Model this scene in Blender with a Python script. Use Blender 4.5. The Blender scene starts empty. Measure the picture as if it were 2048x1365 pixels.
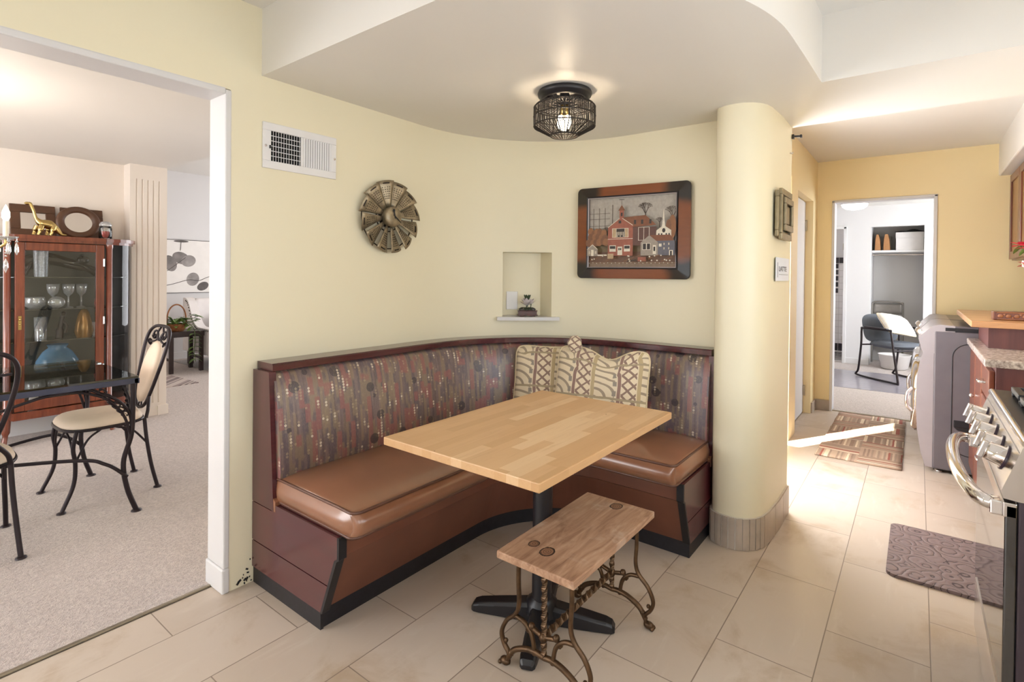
import bpy, math, random
from math import sin, cos, pi, radians, sqrt
from mathutils import Vector, Matrix
random.seed(7)
SC = bpy.context.scene
COL = SC.collection

# ------------------------------------------------------------------ materials
class G:
    """small helper around one node material"""
    def __init__(s, name):
        s.m = bpy.data.materials.new(name); s.m.use_nodes = True
        s.nt = s.m.node_tree; s.b = s.nt.nodes['Principled BSDF']
    def n(s, t, **kw):
        nd = s.nt.nodes.new(t)
        for k, v in kw.items():
            if hasattr(nd, k): setattr(nd, k, v)
        return nd
    def put(s, sock, v):
        if v is None: return
        if isinstance(v, bpy.types.NodeSocket): s.nt.links.new(v, sock)
        elif isinstance(v, (tuple, list)) and len(v) == 3 and sock.type == 'RGBA': sock.default_value = (*v, 1)
        else: sock.default_value = v
    def pos(s): return s.n('ShaderNodeNewGeometry').outputs['Position']
    def obj(s): return s.n('ShaderNodeTexCoord').outputs['Object']
    def uv(s): return s.n('ShaderNodeTexCoord').outputs['UV']
    def sep(s, v):
        nd = s.n('ShaderNodeSeparateXYZ'); s.put(nd.inputs[0], v); return nd.outputs
    def comb(s, x=0., y=0., z=0.):
        nd = s.n('ShaderNodeCombineXYZ')
        for i, q in enumerate((x, y, z)): s.put(nd.inputs[i], q)
        return nd.outputs[0]
    def vm(s, op, a, b):
        nd = s.n('ShaderNodeVectorMath', operation=op); s.put(nd.inputs[0], a); s.put(nd.inputs[1], b); return nd.outputs[0]
    def ma(s, op, a, b=0., c=None, clamp=False):
        nd = s.n('ShaderNodeMath', operation=op); nd.use_clamp = clamp
        s.put(nd.inputs[0], a); s.put(nd.inputs[1], b)
        if c is not None: s.put(nd.inputs[2], c)
        return nd.outputs[0]
    def mix(s, f, a, b, bt='MIX'):
        nd = s.n('ShaderNodeMix', data_type='RGBA', blend_type=bt)
        s.put(nd.inputs[0], f); s.put(nd.inputs[6], a); s.put(nd.inputs[7], b); return nd.outputs[2]
    def noise(s, v, scale=5., detail=3., rough=.5, dist=0., col=False):
        nd = s.n('ShaderNodeTexNoise'); s.put(nd.inputs['Vector'], v)
        nd.inputs['Scale'].default_value = scale; nd.inputs['Detail'].default_value = detail
        nd.inputs['Roughness'].default_value = rough; nd.inputs['Distortion'].default_value = dist
        return nd.outputs['Color' if col else 'Fac']
    def white(s, v, dim='2D'):
        nd = s.n('ShaderNodeTexWhiteNoise', noise_dimensions=dim)
        if dim == '1D': s.put(nd.inputs['W'], v)
        else: s.put(nd.inputs['Vector'], v)
        return nd.outputs
    def vor(s, v, scale, feature='F1'):
        nd = s.n('ShaderNodeTexVoronoi', feature=feature); s.put(nd.inputs['Vector'], v); nd.inputs['Scale'].default_value = scale
        return nd.outputs
    def ramp(s, f, stops, interp='LINEAR'):
        nd = s.n('ShaderNodeValToRGB'); cr = nd.color_ramp; cr.interpolation = interp
        while len(cr.elements) < len(stops): cr.elements.new(.5)
        for e, (p, c) in zip(cr.elements, stops):
            e.position = p; e.color = (*c, 1) if len(c) == 3 else c
        s.put(nd.inputs[0], f); return nd.outputs[0]
    def smooth(s, f, lo, hi):
        nd = s.n('ShaderNodeMapRange', interpolation_type='SMOOTHSTEP'); s.put(nd.inputs[0], f)
        nd.inputs[1].default_value = lo; nd.inputs[2].default_value = hi; return nd.outputs[0]
    def bump(s, h, strength=.3, dist=.01):
        nd = s.n('ShaderNodeBump'); s.put(nd.inputs['Height'], h)
        nd.inputs['Strength'].default_value = strength; nd.inputs['Distance'].default_value = dist
        s.put(s.b.inputs['Normal'], nd.outputs[0])
    def done(s, col=None, rough=.5, metal=0., **kw):
        s.put(s.b.inputs['Base Color'], col); s.put(s.b.inputs['Roughness'], rough); s.put(s.b.inputs['Metallic'], metal)
        for k, v in kw.items(): s.put(s.b.inputs[k], v)
        return s.m

def rgb(r, g, b):
    f = lambda c: (c/255/12.92) if c/255 <= .04045 else ((c/255+.055)/1.055)**2.4
    return (f(r), f(g), f(b))

def plain(name, col, rough=.5, metal=0., var=.08, scale=12., **kw):
    """plain surface with a slight procedural mottling"""
    g = G(name); nz = g.noise(g.obj(), scale, 3.)
    d = tuple(max(0, c*(1-var)) for c in col); l = tuple(min(1, c*(1+var)) for c in col)
    return g.done(g.ramp(nz, [(.3, d), (.7, l)]), rough, metal, **kw)

def woodmat(name, dark, light, axis=1, scale=1., rough=.35, coat=0.):
    g = G(name); st = [14., 14., 14.]; st[axis] = 1.2
    v = g.vm('MULTIPLY', g.obj(), tuple(x*scale for x in st))
    nz = g.noise(v, 2.2, 5., .6, .6)
    g.bump(nz, .05, .002)
    return g.done(g.ramp(nz, [(.3, dark), (.7, light)]), rough, 0., **{'Coat Weight': coat, 'Coat Roughness': .15})

def glassmat(name, tint=(1, 1, 1), clear=.8, rough=.02, milk=0.):
    g = G(name)
    out = [n for n in g.nt.nodes if n.type == 'OUTPUT_MATERIAL'][0]
    tr = g.n('ShaderNodeBsdfTransparent'); g.put(tr.inputs[0], tint)
    gl = g.n('ShaderNodeBsdfGlossy'); gl.inputs['Roughness'].default_value = rough
    fr = g.n('ShaderNodeFresnel'); fr.inputs[0].default_value = 1.5
    k = g.ma('ADD', g.ma('MULTIPLY', fr.outputs[0], 1.), (1-clear)*.5, clamp=True)
    mx = g.n('ShaderNodeMixShader'); g.put(mx.inputs[0], k)
    g.nt.links.new(tr.outputs[0], mx.inputs[1]); g.nt.links.new(gl.outputs[0], mx.inputs[2])
    res = mx.outputs[0]
    if milk:
        df = g.n('ShaderNodeBsdfDiffuse'); df.inputs[0].default_value = (.9, .92, .94, 1); m2 = g.n('ShaderNodeMixShader'); m2.inputs[0].default_value = milk
        g.nt.links.new(res, m2.inputs[1]); g.nt.links.new(df.outputs[0], m2.inputs[2]); res = m2.outputs[0]
    g.nt.links.new(res, out.inputs[0])
    return g.m

def emit(name, col, strength):
    g = G(name); g.b.inputs['Base Color'].default_value = (*col, 1)
    g.b.inputs['Emission Color'].default_value = (*col, 1); g.b.inputs['Emission Strength'].default_value = strength
    return g.m

def m_wall(name, col, bump=.10):
    g = G(name); p = g.pos()
    nz = g.noise(p, 3.5, 4.); c = g.mix(g.ma('MULTIPLY', nz, .25), col, tuple(x*.9 for x in col))
    g.bump(g.noise(p, 45., 3.), bump, .002)
    return g.done(c, .45)

def m_floor():
    g = G('floor_tile'); x, y, z = g.sep(g.pos())
    v = g.comb(g.ma('SUBTRACT', y, 2.851), g.ma('SUBTRACT', x, .0525), 0.)
    b = g.n('ShaderNodeTexBrick'); b.offset = .5; b.offset_frequency = 2; b.squash = 1.
    g.put(b.inputs['Vector'], v)
    g.put(b.inputs['Color1'], rgb(190, 174, 158)); g.put(b.inputs['Color2'], rgb(202, 187, 172)); g.put(b.inputs['Mortar'], rgb(150, 134, 120))
    b.inputs['Scale'].default_value = 1.; b.inputs['Mortar Size'].default_value = .0021; b.inputs['Mortar Smooth'].default_value = .3
    b.inputs['Bias'].default_value = 0.; b.inputs['Brick Width'].default_value = .598; b.inputs['Row Height'].default_value = .3055
    cl = g.noise(g.pos(), 3.2, 6., .62, .5)
    st = g.noise(g.vm('MULTIPLY', g.pos(), (16., 3., 1.)), 1.2, 5., .6, .4)
    c = g.mix(g.smooth(cl, .5, .72), b.outputs[0], rgb(180, 160, 138))
    c = g.mix(g.ma('MULTIPLY', g.smooth(st, .55, .75), .45), c, rgb(210, 198, 184))
    c = g.mix(b.outputs['Fac'], c, rgb(140, 124, 110))
    h = g.ma('SUBTRACT', g.ma('MULTIPLY', cl, .25), b.outputs['Fac'])
    g.bump(h, .35, .003)
    return g.done(c, g.ma('ADD', g.ma('MULTIPLY', cl, .25), .28))

def m_carpet(name, c1, c2):
    g = G(name); p = g.pos()
    nz = g.noise(p, 85., 3., .7); big = g.noise(p, 2.5, 3.)
    c = g.ramp(nz, [(.3, c1), (.7, c2)])
    c = g.mix(g.ma('MULTIPLY', big, .3), c, tuple(x*.8 for x in c2))
    g.bump(nz, .9, .012)
    return g.done(c, .95, **{'Sheen Weight': .3})

def m_fabric():
    """booth back: woven vertical streaks, strings of little rings, dark discs (u metres along, v metres up)"""
    g = G('booth_fabric'); uv = g.uv(); u, v, _ = g.sep(uv)
    def bars(cw, vs, seed, lo, hi):
        ju = g.ma('ADD', u, g.ma('MULTIPLY', g.noise(g.comb(g.ma('MULTIPLY', u, 60.), g.ma('MULTIPLY', v, 160.), 0.), 1., 1.), .004))
        cu = g.ma('FLOOR', g.ma('DIVIDE', ju, cw))
        k = g.noise(g.comb(g.ma('MULTIPLY', cu, 5.37), g.ma('MULTIPLY', v, vs), seed), 1., 0., .5)
        return g.smooth(k, lo, hi)
    st = g.noise(g.comb(g.ma('MULTIPLY', u, 60.), g.ma('MULTIPLY', v, 3.2), 0.), 1., 2., .5)
    c = g.ramp(st, [(.3, rgb(88, 72, 74)), (.45, rgb(104, 86, 86)), (.55, rgb(112, 94, 96)), (.72, rgb(130, 112, 98))])
    c = g.mix(g.ma('MULTIPLY', bars(.017, 6., 3.3, .52, .56), .55), c, rgb(82, 72, 84))
    c = g.mix(g.ma('MULTIPLY', bars(.013, 5., 11.7, .54, .58), .6), c, rgb(136, 118, 92))
    c = g.mix(g.ma('MULTIPLY', bars(.024, 7., 31.1, .57, .60), .75), c, rgb(138, 82, 80))
    # dark discs
    vo = g.vor(g.comb(u, v, 0.), 9.5)
    disc = g.ma('MULTIPLY', g.ma('LESS_THAN', vo['Distance'], .235), g.ma('GREATER_THAN', g.sep(vo['Color'])[0], .22))
    c = g.mix(g.ma('MULTIPLY', disc, .85), c, rgb(54, 46, 54))
    # weave
    w = g.ma('MULTIPLY', g.ma('SINE', g.ma('MULTIPLY', u, 1900.)), g.ma('SINE', g.ma('MULTIPLY', v, 1500.)))
    fine = g.noise(g.comb(g.ma('MULTIPLY', u, 400.), g.ma('MULTIPLY', v, 60.), 0.), 1., 2., .7)
    c = g.mix(g.ma('MULTIPLY', g.smooth(fine, .5, .75), .35), c, rgb(168, 150, 122))
    # strings of rings
    cw, ch = .019, .0125
    un = g.ma('DIVIDE', u, cw); cu = g.ma('FLOOR', un); fu = g.ma('SUBTRACT', g.ma('SUBTRACT', un, cu), .5)
    sh = g.white(cu, '1D')['Value']
    vn = g.ma('ADD', g.ma('DIVIDE', v, ch), sh); cv = g.ma('FLOOR', vn); fv = g.ma('SUBTRACT', g.ma('SUBTRACT', vn, cv), .5)
    d = g.ma('SQRT', g.ma('ADD', g.ma('POWER', g.ma('MULTIPLY', fu, cw), 2.), g.ma('POWER', g.ma('MULTIPLY', fv, ch), 2.)))
    ring = g.ma('MULTIPLY', g.ma('LESS_THAN', d, .0052), g.ma('GREATER_THAN', d, .0012))
    run = g.noise(g.comb(g.ma('MULTIPLY', cu, 3.71), g.ma('MULTIPLY', cv, .2), 0.), 1., 1., .5)
    ring1 = g.ma('MULTIPLY', ring, g.smooth(run, .56, .60))
    ring2 = g.ma('MULTIPLY', ring, g.smooth(run, .64, .66))
    c = g.mix(g.ma('MULTIPLY', ring1, .5), c, rgb(176, 158, 128))
    c = g.mix(ring2, c, rgb(208, 196, 176))
    g.bump(w, .15, .0008)
    return g.done(c, .36, **{'Coat Weight': .6, 'Coat Roughness': .38})

def m_butcher():
    g = G('butcher_block'); p = g.obj(); x, y, z = g.sep(p)
    row = g.ma('FLOOR', g.ma('DIVIDE', x, .042))
    off = g.white(row, '1D')['Value']
    seg = g.ma('FLOOR', g.ma('ADD', g.ma('DIVIDE', y, .46), g.ma('MULTIPLY', off, 3.)))
    rnd = g.white(g.comb(row, seg, 0.), '2D')['Value']
    c = g.ramp(rnd, [(0., rgb(194, 152, 106)), (.35, rgb(202, 160, 114)), (.7, rgb(208, 168, 124)), (1., rgb(222, 188, 146))])
    gr = g.noise(g.vm('MULTIPLY', p, (60., 4., 60.)), 1.5, 5., .6, .5)
    c = g.mix(g.ma('MULTIPLY', g.smooth(gr, .5, .8), .4), c, rgb(178, 132, 88))
    bl = g.noise(p, 5., 3.)
    c = g.mix(g.ma('MULTIPLY', g.smooth(bl, .5, .75), .3), c, rgb(188, 144, 100))
    kn = g.vor(g.vm('ADD', p, (3., 1., 0.)), 9.)
    c = g.mix(g.ma('LESS_THAN', kn['Distance'], .035), c, rgb(120, 74, 40))
    return g.done(c, .38)

def m_plank():
    g = G('old_plank'); p = g.obj(); x, y, z = g.sep(p)
    gr = g.noise(g.vm('MULTIPLY', p, (26., 3., 26.)), 1.6, 6., .62, .9)
    c = g.ramp(gr, [(.28, rgb(136, 98, 74)), (.5, rgb(172, 134, 106)), (.72, rgb(194, 160, 132))])
    stn = g.noise(p, 7., 4., .6, .4)
    c = g.mix(g.ma('MULTIPLY', g.smooth(stn, .52, .7), .55), c, rgb(200, 178, 158))
    c = g.mix(g.ma('MULTIPLY', g.smooth(stn, .44, .3), .5), c, rgb(122, 84, 60))
    for kx, ky, r in ((-.012, -.2, .030), (-.075, -.185, .022), (.01, .245, .028)):
        d = g.ma('SQRT', g.ma('ADD', g.ma('POWER', g.ma('SUBTRACT', x, kx), 2.), g.ma('POWER', g.ma('MULTIPLY', g.ma('SUBTRACT', y, ky), .8), 2.)))
        d2 = g.ma('ADD', d, g.ma('MULTIPLY', g.ma('SUBTRACT', gr, .5), .012))
        ring = g.ma('SINE', g.ma('MULTIPLY', d2, 900.))
        kc = g.mix(g.ma('ADD', g.ma('MULTIPLY', ring, .5), .5), rgb(104, 72, 52), rgb(148, 108, 80))
        c = g.mix(g.ma('LESS_THAN', d2, r*.72), c, kc)
        rim = g.ma('MULTIPLY', g.ma('LESS_THAN', d2, r*.82), g.ma('GREATER_THAN', d2, r*.68))
        c = g.mix(rim, c, rgb(44, 28, 20))
    g.bump(gr, .3, .003)
    return g.done(c, .62)

def m_pillow():
    """linen cushion print: bands of checks between fans of arcs and crossing diagonals"""
    g = G('pillow_print'); u, v, _ = g.sep(g.uv())
    cell = .24
    un = g.ma('DIVIDE', u, cell); fu = g.ma('SUBTRACT', un, g.ma('FLOOR', un))
    vn = g.ma('DIVIDE', v, .19); fv = g.ma('SUBTRACT', vn, g.ma('FLOOR', vn))
    base = g.mix(g.noise(g.uv(), 6., 2.), rgb(222, 204, 172), rgb(204, 190, 166))
    def band(f, lo, hi): return g.ma('MULTIPLY', g.ma('GREATER_THAN', f, lo), g.ma('LESS_THAN', f, hi))
    # arcs
    d = g.ma('SQRT', g.ma('ADD', g.ma('POWER', g.ma('SUBTRACT', fu, .1), 2.), g.ma('POWER', fv, 2.)))
    arc = g.ma('GREATER_THAN', g.ma('SINE', g.ma('MULTIPLY', d, 30.)), .55)
    c = g.mix(g.ma('MULTIPLY', arc, band(fu, .1, .55)), base, rgb(152, 136, 118))
    # diagonals
    a = g.ma('GREATER_THAN', g.ma('SINE', g.ma('MULTIPLY', g.ma('ADD', fu, g.ma('MULTIPLY', fv, .9)), 25.)), .6)
    b = g.ma('GREATER_THAN', g.ma('SINE', g.ma('MULTIPLY', g.ma('SUBTRACT', fu, g.ma('MULTIPLY', fv, .9)), 25.)), .72)
    dg = g.ma('MULTIPLY', g.ma('MAXIMUM', a, b), band(fu, .68, 1.))
    c = g.mix(dg, c, rgb(136, 112, 100))
    # upright bands and checks
    chk = g.ma('GREATER_THAN', g.ma('SINE', g.ma('MULTIPLY', v, 120.)), 0.)
    c = g.mix(band(fu, .02, .10), c, rgb(176, 156, 120))
    c = g.mix(g.ma('MULTIPLY', band(fu, .50, .58), chk), c, rgb(140, 130, 118))
    c = g.mix(band(fu, .60, .67), c, rgb(138, 110, 100))
    c = g.mix(band(fv, .0, .06), c, rgb(158, 142, 116))
    w = g.noise(g.vm('MULTIPLY', g.uv(), (1., 1., 1.)), 260., 2.)
    g.bump(w, .3, .001)
    return g.done(c, .85, **{'Sheen Weight': .2})

def m_rug():
    """basket of striped squares, stripes turning from square to square"""
    g = G('rug_stripes'); x, y, z = g.sep(g.obj())
    cx = g.ma('FLOOR', g.ma('DIVIDE', x, .255)); cy = g.ma('FLOOR', g.ma('DIVIDE', y, .2))
    par = g.ma('ABSOLUTE', g.ma('MODULO', g.ma('ADD', cx, cy), 2.))
    t = g.ma('ADD', g.ma('MULTIPLY', x, par), g.ma('MULTIPLY', y, g.ma('SUBTRACT', 1., par)))
    si = g.ma('FLOOR', g.ma('DIVIDE', g.ma('ADD', t, g.ma('MULTIPLY', g.noise(g.obj(), 40., 1.), .006)), .0125))
    r = g.white(g.comb(si, g.ma('ADD', cx, g.ma('MULTIPLY', cy, 7.)), 0.), '2D')['Value']
    c = g.ramp(r, [(0., rgb(160, 136, 118)), (.25, rgb(178, 150, 128)), (.45, rgb(188, 162, 138)), (.62, rgb(220, 200, 174)), (.76, rgb(150, 124, 106)), (.93, rgb(156, 90, 76))], 'CONSTANT')
    g.bump(g.noise(g.obj(), 150., 2.), .6, .004)
    return g.done(c, .95)

def m_granite(name='granite'):
    g = G(name); p = g.obj()
    a = g.noise(p, 60., 5., .7); b = g.noise(g.vm('MULTIPLY', p, (3., 9., 3.)), 3., 4., .6, 1.)
    c = g.ramp(a, [(.3, rgb(96, 84, 80)), (.48, rgb(170, 156, 148)), (.65, rgb(214, 204, 196))])
    c = g.mix(g.ma('MULTIPLY', g.smooth(b, .5, .65), .5), c, rgb(140, 122, 112))
    return g.done(c, .22)

def m_matt():
    g = G('rubber_mat'); p = g.obj()
    nz = g.noise(p, 9., 3., .6, .0, True)
    q = g.vm('ADD', p, g.vm('MULTIPLY', nz, (.05, .05, 0.)))
    li = g.ma('ABSOLUTE', g.ma('SINE', g.ma('MULTIPLY', g.vor(q, 11.)['Distance'], 13.)))
    wear = g.noise(p, 22., 4., .7, .6)
    c = g.mix(g.smooth(li, .06, .34), rgb(62, 48, 48), rgb(122, 104, 102))
    c = g.mix(g.ma('MULTIPLY', g.smooth(wear, .66, .74), .55), c, rgb(176, 160, 154))
    g.bump(li, .5, .004)
    return g.done(c, .6)

def m_burnt():
    """frame timber toasted black at the corners, chestnut along the middle of each side"""
    g = G('toasted_frame'); x, y, z = g.sep(g.obj())
    a = g.ma('ABSOLUTE', g.ma('DIVIDE', x, .35)); b = g.ma('ABSOLUTE', g.ma('DIVIDE', z, .273))
    k = g.ma('MINIMUM', a, b)
    k = g.ma('ADD', k, g.ma('MULTIPLY', g.ma('SUBTRACT', g.noise(g.obj(), 5., 3.), .5), .35))
    gr = g.noise(g.vm('MULTIPLY', g.obj(), (5., 30., 30.)), 2., 4.)
    c = g.mix(g.ma('MULTIPLY', gr, .5), rgb(134, 74, 38), rgb(96, 50, 28))
    c = g.mix(g.smooth(k, .48, .68), c, rgb(30, 22, 18))
    return g.done(c, .3, **{'Coat Weight': .4})

M = {}
def mats():
    M['yellow'] = m_wall('yellow_paint', rgb(233, 224, 196)); M['hall'] = m_wall('hall_paint', rgb(244, 224, 176))
    M['ceil'] = m_wall('ceiling_paint', rgb(226, 222, 216), .05)
    M['white'] = m_wall('white_paint', rgb(218, 216, 216), .02); M['dine'] = m_wall('dining_paint', rgb(236, 226, 216), .06)
    M['floor'] = m_floor(); M['carpet'] = m_carpet('carpet_pile', rgb(158, 143, 136), rgb(208, 193, 184))
    M['basetile'] = plain('base_tile', rgb(178, 164, 150), .4, var=.12, scale=9); M['grout'] = plain('grout', rgb(206, 198, 188), .8)
    M['fabric'] = m_fabric()
    M['vinyl'] = plain('brown_vinyl', rgb(140, 94, 68), .30, var=.10, scale=6, **{'Coat Weight': .6, 'Coat Roughness': .2})
    M['vinyl2'] = plain('brown_vinyl_base', rgb(108, 66, 50), .36, var=.12, scale=5)
    M['mahog'] = woodmat('mahogany', rgb(62, 26, 32), rgb(84, 38, 42), 2, .8, .25, .5)
    M['mahogx'] = woodmat('mahogany_rail', rgb(58, 22, 28), rgb(88, 36, 40), 1, .8, .22, .5)
    M['mahogp'] = woodmat('mahogany_panel', rgb(66, 27, 34), rgb(88, 38, 42), 0, .8, .25, .5)
    M['black'] = plain('black_paint', rgb(24, 22, 26), .4); M['toe'] = plain('toe_kick_black', rgb(26, 24, 30), .45, var=.3, scale=40)
    M['butcher'] = m_butcher(); M['plank'] = m_plank()
    M['iron'] = plain('cast_iron_brown', rgb(92, 70, 50), .42, .75, .35, 30); M['wrought'] = plain('wrought_iron', rgb(46, 38, 42), .4, .6, .15)
    M['piping'] = plain('linen_piping', rgb(206, 190, 158), .85); M['pillow'] = m_pillow(); M['bronze'] = plain('weathered_bronze', rgb(150, 136, 112), .42, .6, .35, 28)
    M['bronzed'] = plain('dark_bronze', rgb(58, 50, 44), .45, .7, .3, 28)
    M['paintmetal'] = plain('white_enamel', rgb(228, 226, 226), .35, var=.02); M['dark'] = plain('dark_void', rgb(14, 13, 13), .8)
    M['burnt'] = m_burnt(); M['granite'] = m_granite(); M['mat'] = m_matt(); M['rug'] = m_rug()
    M['steel'] = plain('stainless', rgb(206, 200, 198), .22, 1., .04, 6); M['chrome'] = plain('chrome', rgb(226, 222, 222), .1, 1., .02)
    M['grey'] = plain('graphite_enamel', rgb(108, 102, 106), .32, .35, .04); M['silver'] = plain('silver_plastic', rgb(172, 164, 166), .34, .45, .03)
    M['ovengl'] = plain('oven_glass', rgb(20, 18, 20), .04, var=.0, **{'IOR': 1.9}); M['side'] = plain('stove_side', rgb(58, 48, 56), .35, .2, .05)
    M['cabw'] = woodmat('cabinet_wood', rgb(84, 40, 26), rgb(128, 68, 44), 2, 1., .32, .3); M['cabside'] = woodmat('cabinet_side', rgb(84, 48, 48), rgb(108, 64, 60), 2, .8, .4)
    M['oak'] = woodmat('oak_bar', rgb(176, 124, 82), rgb(208, 160, 114), 0, .8, .35, .3)
    M['cabfront'] = woodmat('china_cabinet_wood', rgb(88, 38, 22), rgb(130, 64, 38), 2, 1., .25, .5)
    M['glass'] = glassmat('clear_glass', (.97, .98, .98), 1.); M['tglass'] = glassmat('table_glass', (.80, .85, .83), .85)
    M['crystal'] = glassmat('crystal', (.96, .97, .98), .55, .06, .22)
    M['cream'] = plain('cream_vinyl', rgb(226, 206, 186), .5, var=.04); M['linen'] = plain('white_linen', rgb(232, 226, 224), .9, var=.03)
    M['gold'] = plain('brass', rgb(186, 160, 104), .22, 1., .1); M['leaf'] = plain('leaf_green', rgb(96, 124, 60), .5, var=.35, scale=40)
    M['leafd'] = plain('leaf_dark', rgb(58, 72, 50), .5, var=.3, scale=40); M['wick'] = plain('wicker', rgb(138, 86, 48), .7, var=.35, scale=60)
    M['espresso'] = plain('espresso_wood', rgb(44, 28, 26), .35, var=.2); M['frame_w'] = plain('dark_frame', rgb(84, 54, 34), .45, var=.2)
    M['mirror'] = plain('mirror', rgb(230, 224, 218), .04, 1., 0.)
    M['blue'] = plain('blue_glass', rgb(86, 132, 166), .12, var=.15); M['amber'] = plain('amber_glass', rgb(176, 156, 92), .12, var=.25)
    M['redj'] = plain('red_candy', rgb(186, 62, 48), .35, var=.3, scale=70); M['bluegrey'] = plain('blue_grey_cloth', rgb(92, 96, 104), .9, var=.05)
    M['tube'] = plain('chair_tube', rgb(40, 30, 34), .35, .4); M['foldmetal'] = plain('grey_metal', rgb(128, 122, 116), .45, .4, .12)
    M['kraft'] = plain('kraft_board', rgb(168, 120, 78), .8, var=.1); M['boxw'] = plain('white_carton', rgb(218, 214, 212), .8, var=.03)
    M['btile'] = plain('white_wall_tile', rgb(240, 236, 234), .2, var=.02); M['btileb'] = plain('black_wall_tile', rgb(42, 34, 40), .2)
    M['red'] = plain('red_petal', rgb(196, 44, 62), .5, var=.25, scale=40); M['petal'] = plain('pale_petal', rgb(222, 212, 212), .5, var=.06)
    M['stone'] = plain('grey_stone', rgb(108, 102, 100), .6, var=.3, scale=60); M['matp'] = plain('chair_mat', rgb(150, 144, 152), .2, var=.05)
    M['bulb'] = emit('bulb_glow', (1., .86, .66), 22.); M['candle'] = plain('candle_sleeve', rgb(238, 228, 206), .4, var=.02)
    M['hinge'] = plain('hinge_metal', rgb(178, 168, 150), .35, .9); M['paper'] = plain('paper', rgb(222, 226, 238), .8, var=.02)
    M['ink'] = plain('ink', rgb(58, 58, 66), .8); M['pewter'] = plain('pewter_frame', rgb(150, 138, 112), .4, .6, .15, 30)
    M['parchment'] = plain('woven_shade_cord', rgb(40, 33, 28), .6, .2, .2)

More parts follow.
